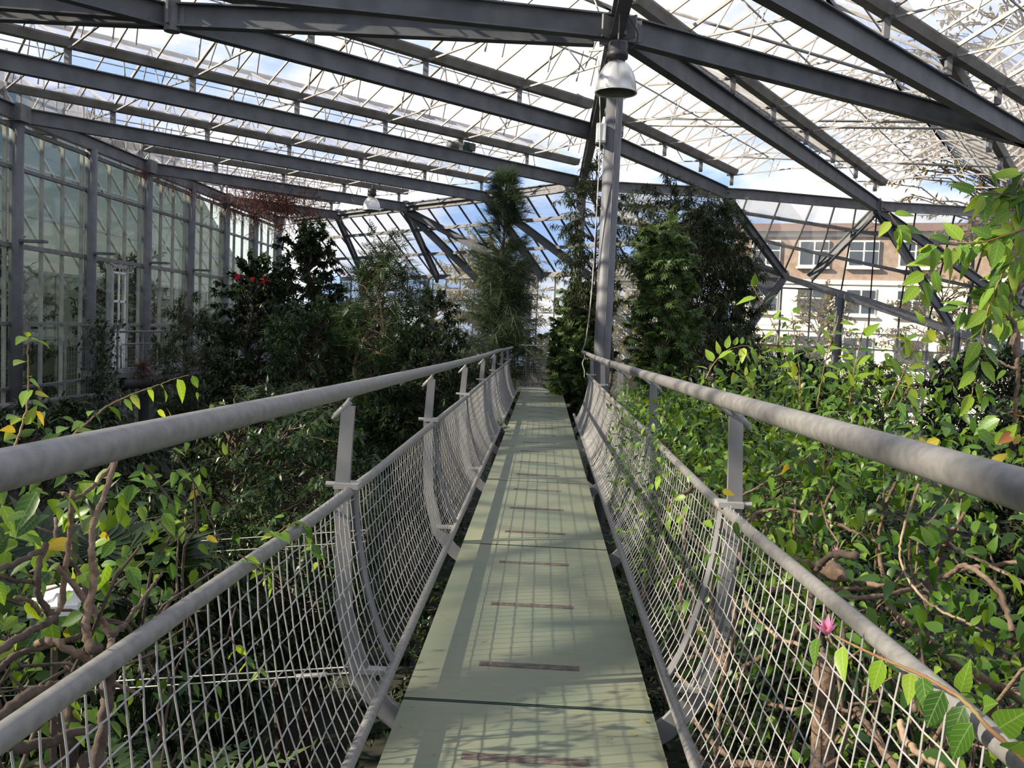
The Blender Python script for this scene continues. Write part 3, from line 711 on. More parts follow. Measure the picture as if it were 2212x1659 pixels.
# ---- far right: folded glass slope and wall
wr = thing('wall_right', 'folded glass slope and wall at the right end with dark struts', loc=(10, 33, GZ), kind='structure')
YE = 34.0
E = [np.array([2.6, 34.2, 5.0]), np.array([6.84, 34, 4.60]), np.array([8.95, 34, 3.94]), np.array([12.3, 34, 3.15]), np.array([15.67, 34, 2.15]), np.array([19.5, 34.3, 1.1])]
T = [P2+np.array([0.3, 0.3, .1]), np.array([6.75, 30.5, RZ+.1]), np.array([9.2, 31.2, RZ+.1]), NA+np.array([0, 0, .1]), np.array([15.97, 32.5, RZ+.1]), np.array([20, 33, RZ+.1])]
for k in range(5):
    for f, wd in ((0.30, 0.09), (0.62, 0.09), (1.0, 0.13)):
        a = T[k]*(1-f)+E[k]*f; b = T[k+1]*(1-f)+E[k+1]*f
        m = MB(); m.bar(a, b, wd, wd*1.3); m.obj('purlin' if f < 1 else 'eave_beam', STEEL, wr)
    ln = np.linalg.norm(E[k+1]-E[k]); n = max(2, int(ln/0.95))
    for i in range(n):
        g0, g1 = i/n, (i+1)/n
        t0, t1 = T[k]*(1-g0)+T[k+1]*g0, T[k]*(1-g1)+T[k+1]*g1
        e0, e1 = E[k]*(1-g0)+E[k+1]*g0, E[k]*(1-g1)+E[k+1]*g1
        m = MB(); m.bar(t0+np.array([0, 0, .05]), e0+np.array([0, 0, .05]), 0.05, 0.06); m.obj('glazing_bar', DARKMETAL, wr)
        for f0, f1 in ((0, .3), (.3, .62), (.62, 1)):
            m = MB(); m.add([t0*(1-f0)+e0*f0, t1*(1-f0)+e1*f0, t1*(1-f1)+e1*f1, t0*(1-f1)+e0*f1], [(0, 1, 2, 3)]); m.obj('pane', FARGLASS, wr)
        m = MB(); m.bar(e0, (e0[0], e0[1], GZ), 0.045, 0.06, (1, 0, 0)); m.obj('mullion', STEEL, wr)
        zb = min(1.35, e0[2]-0.3)
        for z0, z1a, z1b in ((GZ, -1.0, -1.0), (-1.0, 1.3, 1.3), (1.3, e0[2], e1[2])):
            if z1a <= z0: continue
            m = MB(); m.add([(e0[0], e0[1], z0), (e1[0], e1[1], z0), (e1[0], e1[1], z1b), (e0[0], e0[1], z1a)], [(0, 1, 2, 3)]); m.obj('pane', FARGLASS, wr)
for z, xa, xb in ((1.3, 2.6, 18), (-1.0, 2.6, 19.5), (3.5, 2.6, 10.5)):
    m = MB(); m.bar((xa, YE-0.02, z), (xb, YE-0.02, z), 0.05, 0.06); m.obj('transom', STEEL, wr)
for x, zt in ((7.35, 3.85), (11.05, 3.35), (15.45, 2.2)):
    m = MB(); m.ibeam((x, YE-0.35, GZ), (x, YE-0.35, zt), 0.28, 0.26, up=(1, 0, 0)); m.obj('column', COLM, wr)
m = MB(); m.bar((7.2, YE-0.35, 3.95), (9.1, YE-0.3, 3.95), 0.16, 0.2); m.obj('gusset_beam', STEEL, wr)
m = MB(); m.add([(7.6, YE-.35, 3.9), (9.0, YE-.35, 3.9), (8.6, YE-.35, 3.2), (8.3, YE-.35, 3.1), (7.6, YE-.31, 3.9), (9.0, YE-.31, 3.9), (8.6, YE-.31, 3.2), (8.3, YE-.31, 3.1)],
             [(0, 1, 2, 3), (7, 6, 5, 4), (0, 4, 5, 1), (1, 5, 6, 2), (2, 6, 7, 3), (3, 7, 4, 0)]); m.obj('gusset_plate', BEAM, wr)
for a, b in (((8.9, YE-.35, 3.85), (7.4, YE-.35, 1.4)), (R0b-[0, 0, .1], (8.95, YE-.3, 3.95)), (NA-[0, 0, .1], (9.9, YE-.3, 3.9)), (NA-[0, 0, .1], (15.3, YE-.2, 2.3)), (NA-[0, 0, .1], (18.8, YE-.2, 2.4))):
    m = MB(); m.ibeam(a, b, 0.30, 0.17); m.obj('strut', BEAM, wr)
m = MB(); m.tube([(2.6, 33.6, 6.0), (6.85, 33.7, 4.55), (8.9, 33.75, 3.95)], 0.17, 14); m.obj('round_strut', STEEL, wr, True)
m = MB(); m.bar((8.95, YE-.3, 3.9), (16.5, YE-.3, 1.75), 0.15, 0.2); m.obj('sloping_rail', STEEL, wr)

# ================================================================== THINGS
# ---- pendant lamps
def lamp(p, top, s, label, hang):
    """p: centre of the rim, top z of housing"""
    t = thing('pendant_lamp', label, 'lamp', (p[0], p[1], p[2]))
    H = top-p[2]; R = s/2
    hd = 0.40*H/0.63; prof = [(R*math.cos(a)**0.85, hd*math.sin(a)**1.05) for a in np.linspace(0, PI/2*0.999, 14)]
    m = MB(); m.lathe(prof, p, 32); m.lathe([(R+0.012, -0.012), (R+0.012, 0.012), (R-0.01, 0.012), (R-0.01, -0.012), (R+0.012, -0.012)], p, 32)
    sh = m.obj('reflector', LAMPM, t, True)
    m = MB(); m.lathe([(R*0.97*math.cos(a)**0.85, hd*0.95*math.sin(a)**1.05) for a in np.linspace(0, PI/2*0.999, 12)], p, 32); m.obj('reflector_inside', LAMPIN, sh, True)
    m = MB(); m.lathe([(0.001, 0.06), (0.05, 0.08), (0.06, 0.16), (0.03, 0.26), (0.02, 0.34)], p, 14); m.obj('bulb', PLASTIC, t, True)
    z0 = 0.39*H/0.63
    m = MB(); m.lathe([(0.001, z0-0.02), (R*0.34, z0-0.02), (R*0.34, z0+0.035), (R*0.5, z0+0.04), (R*0.52, z0+0.12), (R*0.46, z0+0.13), (R*0.48, H-0.03), (R*0.44, H), (0.001, H)], p, 24); m.obj('ballast_housing', DARKMETAL, t, True)
    m = MB(); m.tube([(p[0], p[1], top-0.01), (p[0], p[1], hang)], 0.012, 6); m.obj('hanger', STEEL, t)
    m = MB(); m.tube(catmull([(p[0]+0.02, p[1], top), (p[0]+0.2, p[1], top-0.08), (p[0]+0.28, p[1], top+0.12), (p[0]+0.1, p[1], hang)], 5), 0.010, 5); m.obj('cable', RUBBER, t)
    return t
lamp((0.89, 13.2, 5.06), 5.78, 0.60, 'silver dome pendant lamp hanging against the tall steel pillar', RZ-0.2)
lamp((-6.05, 30.0, 5.33), 6.05, 0.60, 'silver dome pendant lamp hanging over the shrubs under a roof beam', RZ-0.15)
t = thing('junction_box', 'small white junction box fixed to the tall steel pillar', 'box', (0.74, 14.3, 4.55))
m = MB(); m.box((0.76, 14.3, 4.7), (0.15, 0.16, 0.30)); m.obj('case', PLASTIC, t)
m = MB(); m.box((0.76, 14.21, 4.70), (0.12, 0.02, 0.25)); m.obj('lid', WHITE, t)
t = thing('cord', 'pale cord hanging from the roof to the end of the vine-grown handrail', 'cord', tuple(at(1258, 765, 1, 14.6)))
m = MB(); m.tube(catmull([at(1293, 130, 1, 14.2), at(1296, 300, 1, 14.2), at(1285, 520, 1, 14.3), at(1277, 640, 1, 14.4), at(1266, 730, 1, 14.6), at(1258, 757, 1, 14.8)], 6), 0.009, 5); m.obj('strand', ROPE, t)
m = MB(); m.tube(catmull([at(1258, 757, 1, 14.8), at(1263, 770, 1, 14.75), at(1258, 785, 1, 14.7), at(1262, 800, 1, 14.7), at(1262, 815, 1, 14.7)], 5), 0.009, 5); m.obj('knot', ROPE, t)

# ---- stay wires with turnbuckle by the left railing
t = thing('stay_wire', 'pair of thin steel stay wires with a turnbuckle beside the left railing', 'cable', tuple(at(780, 1450, 1, 3.54)))
a = at(800, 1453, 1, 3.54)
for (u, v, yy), (u2, v2, y2) in (((-400, 1510, 6.0), (800, 1438, 3.56)), ((-400, 1530, 6.0), (700, 1458, 3.8))):
    m = MB(); m.tube([at(u, v, 1, yy), at(u2, v2, 1, y2)], 0.0035, 5); m.obj('wire', WIRE, t)
m = MB(); m.tube([at(640, 1461, 1, 3.95), at(705, 1457, 1, 3.75)], 0.011, 8); m.tube([at(700, 1457, 1, 3.77), at(780, 1452, 1, 3.56)], 0.004, 5); m.obj('turnbuckle', WIRE, t, True)
for vv in (1225, 1200):
    t = thing('stay_wire', 'thin bright stay wire stretched through the dark planting behind the left railing', 'cable', tuple(at(150, vv, 1, 5.5)), group='stay wires in the planting')
    m = MB(); m.tube([at(-300, vv+16, 1, 6.6), at(790, vv-55, 1, 6.2)], 0.0035, 5); m.obj('wire', WIRE, t)

# ================================================================== PLANTS
def jitter_line(a, b, n, amp, droop=0.0):
    a = np.asarray(a, float); b = np.asarray(b, float); ts = np.linspace(0, 1, n)[:, None]
    L = np.linalg.norm(b-a); p = a+(b-a)*ts
    p[1:-1] += RNG.normal(size=(n-2, 3))*amp*L
    p[:, 2] += (4*ts*(1-ts)*0.10*L)[:, 0]-(ts[:, 0]**3)*droop*L
    return p
def plant(name, label, cat, base, crown, radii, nbr, nleaf, proto, size, leafm, barkm=BARKD, trunk=0.06, droop=0.15, ldroop=0.3, group=None, lean=None,
          shell=0.55, stems=1, spread=0.5, brad=0.010, outer=0.35, upright=0.0, smooth=True, tipcluster=False):
    """woody plant: stems, branches reaching points of an ellipsoidal crown, leaves along the outer branches"""
    base = np.array(base, float); crown = np.array(crown, float); radii = np.array(radii, float)
    t = thing(name, label, cat, tuple(base), group)
    wd = MB(); tops = []
    for k in range(stems):
        off = np.array([RNG.uniform(-1, 1)*radii[0]*spread, RNG.uniform(-1, 1)*radii[1]*spread, 0]) if stems > 1 else np.zeros(3)
        b0 = base+off*0.25; c1 = crown+off+np.array([0, 0, radii[2]*0.55])
        tr = catmull(jitter_line(b0, c1, 6, 0.025), 4); wd.tube(tr, np.linspace(trunk, trunk*0.25, len(tr)), 8); tops.append(tr)
    P, D = [], []
    for i in range(nbr):
        tr = tops[i % stems]
        q = unit(1)[0]*RNG.uniform(shell, 1.0)**0.7
        tip = crown+q*radii
        zt = tip[2]-(0.25+RNG.uniform(0, 0.45))*np.linalg.norm((tip-crown)[:2])*(1.0+upright)
        j = int(np.argmin(np.abs(tr[:, 2]-np.clip(zt, tr[2, 2], tr[-2, 2]))))
        br = jitter_line(tr[j], tip, 7, 0.03, droop)
        wd.tube(br, np.linspace(brad, brad*0.3, 7), 4, False)
        ts = outer+(1-outer)*np.sqrt(RNG.uniform(0, 1, nleaf))
        if tipcluster: ts = 1-0.15*RNG.uniform(0, 1, nleaf)**2
        idx = np.minimum((ts*6).astype(int), 5); fr = (ts*6-idx)[:, None]
        pp = br[idx]*(1-fr)+br[idx+1]*fr; dd = br[idx+1]-br[idx]; dd /= np.linalg.norm(dd, axis=1, keepdims=True)+1e-9
        P.append(pp+RNG.normal(size=(nleaf, 3))*size*0.12); D.append(dd)
    P = np.vstack(P); D = np.vstack(D); N = len(P)
    side = unit(N); D = D*0.6+side*0.9; D[:, 2] -= ldroop
    U = np.tile([0, 0, 1.0], (N, 1))+unit(N)*0.55
    fo = MB(); scatter(fo, proto, P, D, U, size*RNG.uniform(0.65, 1.15, N))
    wd.obj('branches', barkm, t, True)
    stuff(fo.obj('foliage', leafm, t, smooth))
    return t

# -- shrub mass left of the bridge
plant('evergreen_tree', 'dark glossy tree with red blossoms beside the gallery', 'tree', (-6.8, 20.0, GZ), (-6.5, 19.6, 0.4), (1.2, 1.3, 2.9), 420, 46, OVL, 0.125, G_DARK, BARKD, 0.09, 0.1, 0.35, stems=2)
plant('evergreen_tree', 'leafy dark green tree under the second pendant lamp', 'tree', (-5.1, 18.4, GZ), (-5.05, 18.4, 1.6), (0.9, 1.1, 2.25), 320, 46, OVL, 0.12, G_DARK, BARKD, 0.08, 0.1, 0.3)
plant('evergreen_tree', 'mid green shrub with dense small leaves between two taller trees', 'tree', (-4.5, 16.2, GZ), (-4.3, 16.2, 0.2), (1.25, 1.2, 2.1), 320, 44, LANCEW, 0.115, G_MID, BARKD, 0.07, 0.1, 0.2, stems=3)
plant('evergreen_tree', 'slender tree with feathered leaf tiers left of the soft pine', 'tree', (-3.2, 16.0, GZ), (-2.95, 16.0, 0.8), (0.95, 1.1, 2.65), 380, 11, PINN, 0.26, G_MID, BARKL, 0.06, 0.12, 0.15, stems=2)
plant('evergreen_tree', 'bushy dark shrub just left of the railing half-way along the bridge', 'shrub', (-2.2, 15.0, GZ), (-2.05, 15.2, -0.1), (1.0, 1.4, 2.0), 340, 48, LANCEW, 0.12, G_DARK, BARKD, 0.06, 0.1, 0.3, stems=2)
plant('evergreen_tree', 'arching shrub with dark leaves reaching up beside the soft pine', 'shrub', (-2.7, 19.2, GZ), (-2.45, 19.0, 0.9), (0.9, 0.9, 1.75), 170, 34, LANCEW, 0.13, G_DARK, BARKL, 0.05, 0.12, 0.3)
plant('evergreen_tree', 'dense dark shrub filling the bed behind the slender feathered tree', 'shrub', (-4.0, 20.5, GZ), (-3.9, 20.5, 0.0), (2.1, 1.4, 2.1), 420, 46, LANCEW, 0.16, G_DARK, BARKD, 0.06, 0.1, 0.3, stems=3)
# -- shrubs lower down
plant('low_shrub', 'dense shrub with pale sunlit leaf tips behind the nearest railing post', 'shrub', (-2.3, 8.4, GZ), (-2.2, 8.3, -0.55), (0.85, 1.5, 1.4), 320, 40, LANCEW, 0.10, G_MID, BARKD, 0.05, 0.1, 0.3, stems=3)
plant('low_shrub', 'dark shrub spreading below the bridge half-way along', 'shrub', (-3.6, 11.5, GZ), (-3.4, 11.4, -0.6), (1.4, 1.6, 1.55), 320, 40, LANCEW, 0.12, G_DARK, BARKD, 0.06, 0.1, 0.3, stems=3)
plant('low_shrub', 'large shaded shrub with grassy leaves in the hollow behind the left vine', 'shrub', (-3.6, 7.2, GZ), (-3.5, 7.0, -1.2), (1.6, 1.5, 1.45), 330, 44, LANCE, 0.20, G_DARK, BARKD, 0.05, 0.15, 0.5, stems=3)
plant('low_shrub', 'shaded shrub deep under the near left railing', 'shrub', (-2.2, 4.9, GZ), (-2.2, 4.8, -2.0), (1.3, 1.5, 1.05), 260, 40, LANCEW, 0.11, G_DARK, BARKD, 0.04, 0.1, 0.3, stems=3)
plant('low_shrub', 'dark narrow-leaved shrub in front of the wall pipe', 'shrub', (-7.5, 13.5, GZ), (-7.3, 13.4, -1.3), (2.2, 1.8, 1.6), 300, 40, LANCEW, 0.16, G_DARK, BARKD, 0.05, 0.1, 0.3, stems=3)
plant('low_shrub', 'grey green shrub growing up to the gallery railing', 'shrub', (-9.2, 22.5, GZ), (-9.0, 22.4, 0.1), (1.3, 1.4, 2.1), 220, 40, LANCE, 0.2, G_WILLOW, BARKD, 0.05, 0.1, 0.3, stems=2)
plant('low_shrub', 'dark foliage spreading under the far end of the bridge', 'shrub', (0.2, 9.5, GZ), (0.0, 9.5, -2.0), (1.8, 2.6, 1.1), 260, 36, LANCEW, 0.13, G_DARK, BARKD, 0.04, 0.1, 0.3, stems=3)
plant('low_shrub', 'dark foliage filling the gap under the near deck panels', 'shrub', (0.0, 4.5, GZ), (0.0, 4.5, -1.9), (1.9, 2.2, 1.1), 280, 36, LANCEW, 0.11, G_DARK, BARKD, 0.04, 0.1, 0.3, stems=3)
# carpet of low leaves on the soil
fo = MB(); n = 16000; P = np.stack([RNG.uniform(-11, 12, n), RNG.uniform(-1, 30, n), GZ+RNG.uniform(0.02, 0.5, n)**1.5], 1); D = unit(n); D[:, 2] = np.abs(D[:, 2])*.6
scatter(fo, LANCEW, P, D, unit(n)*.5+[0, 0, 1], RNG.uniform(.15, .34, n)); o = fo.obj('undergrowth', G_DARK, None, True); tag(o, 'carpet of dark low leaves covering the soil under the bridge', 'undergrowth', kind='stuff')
# ferns under the left railing
def fern(p, L, n, label):
    t = thing('fern', label, 'fern', (p[0], p[1], GZ), group='ferns under the left railing')
    m = MB(); m.tube([(p[0], p[1], GZ), p], [0.05, 0.03], 8); m.obj('trunk', BARKD, t)
    for i in range(n):
        a = 2*PI*i/n+random.uniform(-.2, .2); fo = MB()
        D = np.array([[math.cos(a), math.sin(a), random.uniform(0.25, 0.6)]]); U = np.array([[0, 0, 1.0]])
        pr = pinnate_proto(14, 0.2); scatter(fo, pr, np.array([p]), D, U, np.array([L])); fo.obj('frond', G_BRIGHT, t)
for k, (p, L) in enumerate((((-1.55, 3.3, -0.95), 0.75), ((-1.25, 2.9, -1.2), 0.6), ((-1.9, 4.1, -1.0), 0.8), ((-1.35, 4.2, -1.25), 0.6), ((-1.0, 3.5, -1.5), .6))):
    fern(p, L, 11, ['green fern rosette seen through the near mesh below the left vine', 'small fern under the near end of the left mid rail', 'large fern beside the turnbuckle of the stay wires', 'small fern below the nearest left railing post', 'low fern deep under the near bottom rail'][k])
# fan palm
t = thing('fan_palm', 'dark fan palm in the hollow behind the left vine', 'palm', (-3.0, 5.4, GZ))
m = MB(); m.tube([(-3.0, 5.4, GZ), (-2.9, 5.4, -0.4)], [0.07, 0.05], 10); m.obj('trunk', BARKD, t, True)
pp = palm_proto(16, 4.2)
for i in range(14):
    a = 2*PI*i/14; e = random.uniform(0.0, 0.9); d = np.array([math.cos(a)*math.cos(e), math.sin(a)*math.cos(e), math.sin(e)])
    fo = MB(); c = np.array([-2.9, 5.4, -0.4])+d*0.55; fo.tube([(-2.9, 5.4, -0.4), c], 0.006, 4); scatter(fo, pp, np.array([c]), np.array([d]), np.array([[0, 0, 1.0]]), np.array([0.5])); fo.obj('frond', G_DARK, t)

# -- soft pine (fine hanging needles) beside the end of the bridge
def soft_pine():
    base = np.array([-1.25, 24.6, GZ]); t = thing('soft_pine', 'tall soft pine with long hanging needles beside the far end of the bridge', 'tree', tuple(base))
    wd = MB(); tr = catmull([base, base+[0.05, 0, 3.0], base+[0.0, 0, 6.2], base+[0.05, 0, 9.0]], 6); wd.tube(tr, np.linspace(0.11, 0.015, len(tr)), 8)
    P, D, S = [], [], []
    for i in range(330):
        h = RNG.uniform(0.0, 1.0)
        z = GZ+2.0+h*6.9; a = RNG.uniform(0, 2*PI)
        r = 1.45*(1-h)**0.75+0.14 if h > 0.25 else 1.35
        r *= RNG.uniform(0.35, 1.05); rise = (0.55+0.5*h)*r
        c = base+np.array([0.02, 0, z-GZ]); tip = c+np.array([math.cos(a)*r, math.sin(a)*r, rise])
        br = jitter_line(c, tip, 6, 0.03, 0.12); wd.tube(br, np.linspace(0.012, 0.004, 6), 4, False)
        k = 95; ts = 0.2+0.8*RNG.uniform(0, 1, k)**0.6; idx = np.minimum((ts*5).astype(int), 4); fr = (ts*5-idx)[:, None]
        P.append(br[idx]*(1-fr)+br[idx+1]*fr); d = br[-1]-br[-2]; d /= np.linalg.norm(d)
        dd = unit(k)*0.75+d*(0.9 if h > 0.55 else 0.35)+np.array([0, 0, 0.35 if h > 0.6 else -0.75+h]); D.append(dd)
        S.append(RNG.uniform(0.32, 0.62, k)*(0.75 if h > 0.6 else 1.0))
    P, D, S = np.vstack(P), np.vstack(D), np.concatenate(S)
    fo = MB(); scatter(fo, NEEDLE, P, D, unit(len(P)), S)
    wd.obj('branches', BARKD, t, True); stuff(fo.obj('needles', G_PINE, t))
soft_pine()

# -- trees right of the bridge end
plant('narrow_leaved_tree', 'wispy narrow-leaved tree leaning over the end of the bridge', 'tree', (2.0, 20.5, GZ), (1.0, 20.4, 3.6), (1.0, 1.1, 2.4), 170, 40, LANCE, 0.17, G_WILLOW, BARKD, 0.05, 0.12, 0.45, shell=0.4)
plant('narrow_leaved_tree', 'broad dark crown of narrow leaves behind the tall pillar', 'tree', (4.0, 22.5, GZ), (4.0, 22.3, 3.0), (1.7, 1.6, 2.2), 460, 60, LANCE, 0.19, G_WILLOW, BARKD, 0.09, 0.1, 0.5, stems=2, shell=0.45)
plant('narrow_leaved_tree', 'airy top of narrow leaves rising to the roof behind the tall pillar', 'tree', (3.2, 24.6, GZ), (3.4, 24.4, 4.4), (2.1, 1.5, 1.7), 200, 40, LANCE, 0.20, G_WILLOW, BARKD, 0.06, 0.12, 0.4, shell=0.4)
plant('palmate_shrub', 'fresh green shrub of palmate leaves right of the tall pillar', 'shrub', (2.35, 16.6, GZ), (2.2, 16.6, 2.1), (0.8, 0.9, 1.9), 300, 10, PALM, 0.165, G_BRIGHT, BARKL, 0.05, 0.08, 0.3, stems=3, shell=0.35)
plant('palmate_shrub', 'green shrub of palmate leaves left of the tall pillar behind the railing end', 'shrub', (1.25, 21.0, GZ), (0.85, 21.2, 1.0), (0.95, 1.0, 2.0), 420, 10, PALM, 0.17, G_BRIGHT, BARKL, 0.05, 0.08, 0.3, stems=3, shell=0.35)
plant('evergreen_tree', 'dark drooping shrub below the broad narrow-leaved crown', 'shrub', (3.4, 18.0, GZ), (3.5, 18.2, 0.3), (1.6, 1.5, 1.8), 360, 48, LANCE, 0.17, G_DARK, BARKD, 0.06, 0.1, 0.5, stems=3)
plant('evergreen_tree', 'dark rounded shrub in front of the far right column', 'shrub', (7.0, 25.0, GZ), (6.9, 25.0, -0.1), (2.0, 1.8, 1.5), 300, 40, LANCEW, 0.18, G_DARK, BARKD, 0.06, 0.1, 0.3, stems=3)
plant('evergreen_tree', 'blue green shrub against the bright house wall', 'shrub', (7.6, 20.5, GZ), (7.6, 20.5, -0.1), (1.2, 1.3, 1.5), 170, 34, LANCEW, 0.15, G_BRIGHT, BARKD, 0.05, 0.1, 0.3, stems=3)
plant('evergreen_tree', 'dark leafy shrub below the rightmost strut', 'shrub', (11.2, 22.5, GZ), (11.2, 22.5, 0.1), (1.8, 1.6, 1.8), 280, 40, LANCEW, 0.18, G_DARK, BARKD, 0.06, 0.1, 0.3, stems=3)
plant('evergreen_tree', 'broad dark shrub behind the vine at the edge of the bed', 'shrub', (5.6, 9.5, GZ), (5.6, 9.3, -0.1), (1.2, 1.6, 1.55), 320, 40, LANCEW, 0.12, G_DARK, BARKD, 0.05, 0.1, 0.3, stems=3)
plant('evergreen_tree', 'low bushy shrub behind the middle of the flowering vine', 'shrub', (3.2, 11.0, GZ), (3.2, 11.0, -0.5), (1.6, 1.7, 1.4), 320, 40, LANCEW, 0.12, G_MID, BARKD, 0.05, 0.1, 0.3, stems=3)
plant('evergreen_tree', 'narrow-leaved shrub between the pillar and the flowering vine', 'shrub', (1.9, 13.0, GZ), (2.0, 13.2, -0.3), (0.75, 1.3, 1.3), 220, 40, LANCE, 0.16, G_MID, BARKD, 0.04, 0.1, 0.4, stems=2)
plant('evergreen_tree', 'dark undergrowth below the flowering vine', 'shrub', (2.2, 5.5, GZ), (2.3, 5.3, -1.5), (1.2, 3.6, 1.6), 460, 40, LANCEW, 0.11, G_DARK, BARKD, 0.05, 0.1, 0.3, stems=4)
plant('evergreen_tree', 'shaded leafy shrub under the near right railing', 'shrub', (2.0, 1.9, GZ), (2.1, 1.9, -1.2), (1.0, 1.5, 1.4), 300, 40, OVL, 0.09, G_DARK, BARKD, 0.05, 0.1, 0.3, stems=3)
# strap-leaved plants
def strap(p, n, L, label, mtl=G_BRIGHT, stalk=True):
    t = thing('strap_leaved_plant', label, 'plant', (p[0], p[1], GZ))
    m = MB(); m.tube([(p[0], p[1], GZ), p], [0.05, 0.04], 8); m.obj('stem', BARKD, t)
    for i in range(n):
        a = RNG.uniform(0, 2*PI); e = RNG.uniform(0.5, 1.35); d = np.array([math.cos(a)*math.cos(e), math.sin(a)*math.cos(e), math.sin(e)])
        fo = MB(); scatter(fo, needle_proto(0.035, 0.18), np.array([p]), np.array([d]), np.array([[0, 0, 1.0]])+unit(1)*.2, np.array([L*RNG.uniform(.7, 1.1)])); fo.obj('blade', mtl, t)
strap((1.55, 12.0, 0.0), 22, 1.0, 'upright strap-leaved plant right of the tall pillar')
strap((2.6, 8.6, 0.2), 18, 0.8, 'spiky strap-leaved plant among the vine leaves')
t = thing('air_plant', 'dry tufted air plant hanging on the gallery edge', 'plant', (-12.15, 26.3, -0.6))
fo = MB(); P = np.tile([-12.15, 26.3, -0.05], (160, 1)); D = unit(160); D[:, 2] -= 0.55; scatter(fo, needle_proto(0.012, 0.5), P, D, unit(160), RNG.uniform(0.4, 0.85, 160)); stuff(fo.obj('blades', G_DRY, t))
m = MB(); m.tube([(-12.15, 26.3, 0.02), (-12.28, 26.3, -0.14)], 0.03, 6); m.obj('root', BARKD, t)
# dry brown tangle hanging at the end of the left wall
t = thing('dry_creeper', 'tangle of dry brown creeper hanging from the roof corner above the red blossoms', 'creeper', tuple(at(590, 455, 1, 34)))
fo = MB(); c = at(592, 440, 1, 34); n = 1900
P = c+RNG.normal(size=(n, 3))*np.array([0.95, 0.6, 0.42]); D = unit(n); D[:, 2] -= 0.6; scatter(fo, needle_proto(0.02, 0.6), P, D, unit(n), RNG.uniform(0.25, 0.8, n)); stuff(fo.obj('dry_stems', G_DRY, t))
m = MB(); m.tube(catmull([c+[-1.6, 0, 1.0], c+[-.5, 0, .6], c, c+[.9, 0, .1]], 5), 0.03, 6); m.obj('main_stem', BARKD, t)
for i in range(5):
    y = Y0+BAY*(1.6+i*0.55); q = np.array([XW+0.5, y, RZ-0.3]); t = thing('dry_creeper', ['wispy dry creeper hanging over the door bay of the left glass wall', 'thin dry creeper trailing from the wall head just past the door', 'dry creeper trailing from the wall head between door and brown tangle', 'dry creeper on the wall head beside the brown tangle', 'dry creeper on the wall head behind the brown tangle'][i], 'creeper', tuple(q), group='dry creepers on the wall head')
    fo = MB(); n = 90; P = q+RNG.normal(size=(n, 3))*np.array([0.05, 0.3, 0.12]); D = unit(n)*.5; D[:, 2] -= 1.2; scatter(fo, needle_proto(0.008, 0.2), P, D, unit(n), RNG.uniform(0.2, 0.8, n)); stuff(fo.obj('dry_stems', G_DRY, t))
# climber on the trellis
t = thing('trellis_climber', 'dark leafy climber growing up the wire trellis', 'creeper', (-11.9, 23.4, GZ))
m = MB(); m.tube(catmull([(-11.95, 23.4, GZ), (-11.9, 23.2, -1.4), (-11.95, 23.5, 0.2), (-11.95, 23.3, 1.1)], 5), 0.02, 6); m.obj('stem', BARKD, t)
n = 1500; P = np.stack([RNG.normal(-11.9, 0.12, n), RNG.normal(23.4, 0.45, n), RNG.uniform(GZ, 1.35, n)], 1); fo = MB(); D = unit(n); D[:, 2] -= 0.4; scatter(fo, OVL, P, D, np.tile([0.6, 0, 1.0], (n, 1))+unit(n)*.4, RNG.uniform(.1, .17, n)); stuff(fo.obj('foliage', G_DARK, t, True))
# red blossoms on the tree by the gallery
for k, (u, v, s) in enumerate(((572, 605, 0.13), (545, 603, 0.07), (513, 597, 0.08), (647, 624, 0.06), (742, 590, 0.07), (640, 770, 0.06))):
    c = at(u, v, 1, 18.4); t = thing('red_blossom', 'red blossom among the dark leaves of the tree by the gallery', 'flower', tuple(c), group='red blossoms by the gallery')
    fo = MB(); n = 26; scatter(fo, LANCEW, np.tile(c, (n, 1)), unit(n), unit(n), np.full(n, s)); fo.obj('petals', RED, t)
    m = MB(); m.tube([c, np.array([-5.4 if u > 700 else -6.5, 18.9, c[2]-.5])], 0.008, 4); m.obj('stalk', BARKD, t)

# ================================================================== FLOWERING VINE, RIGHT
def pxl(pts, off, sc): return [(off[0]+x/sc, off[1]+y/sc) for x, y in pts]
def stem_at(px, ax, val, z=None):
    """pixel path on a plane; val may be a pair (start, end)"""
    n = len(px); vs = np.linspace(val[0], val[1], n) if isinstance(val, tuple) else [val]*n
    return np.array([at(u, v, ax, w) for (u, v), w in zip(px, vs)])
def add_stem(t, P, r0, r1, mtl=BARK, name='stem', n=7):
    r0 *= .82; r1 *= .82; C = catmull(P, 7); C[1:-1] += RNG.normal(size=(len(C)-2, 3))*r0*0.22
    rr = np.linspace(r0, r1, len(C))*RNG.uniform(0.86, 1.14, len(C)); m = MB(); m.tube(C, rr, n); m.obj(name, mtl, t, True); return C
vine = thing('flowering_vine', 'rampant vine with pink flowers and twisted brown stems over the right railing', 'vine', (1.1, 3.2, GZ))
m = MB(); m.tube(catmull([(1.15, 3.3, GZ), (1.2, 3.2, -1.6), (1.05, 3.0, -0.3), (0.98, 2.9, 0.5)], 6), np.linspace(0.06, 0.035, 19), 9); m.obj('trunk', BARK, vine, True)
Z8 = ((1300, 1000), 2.425)
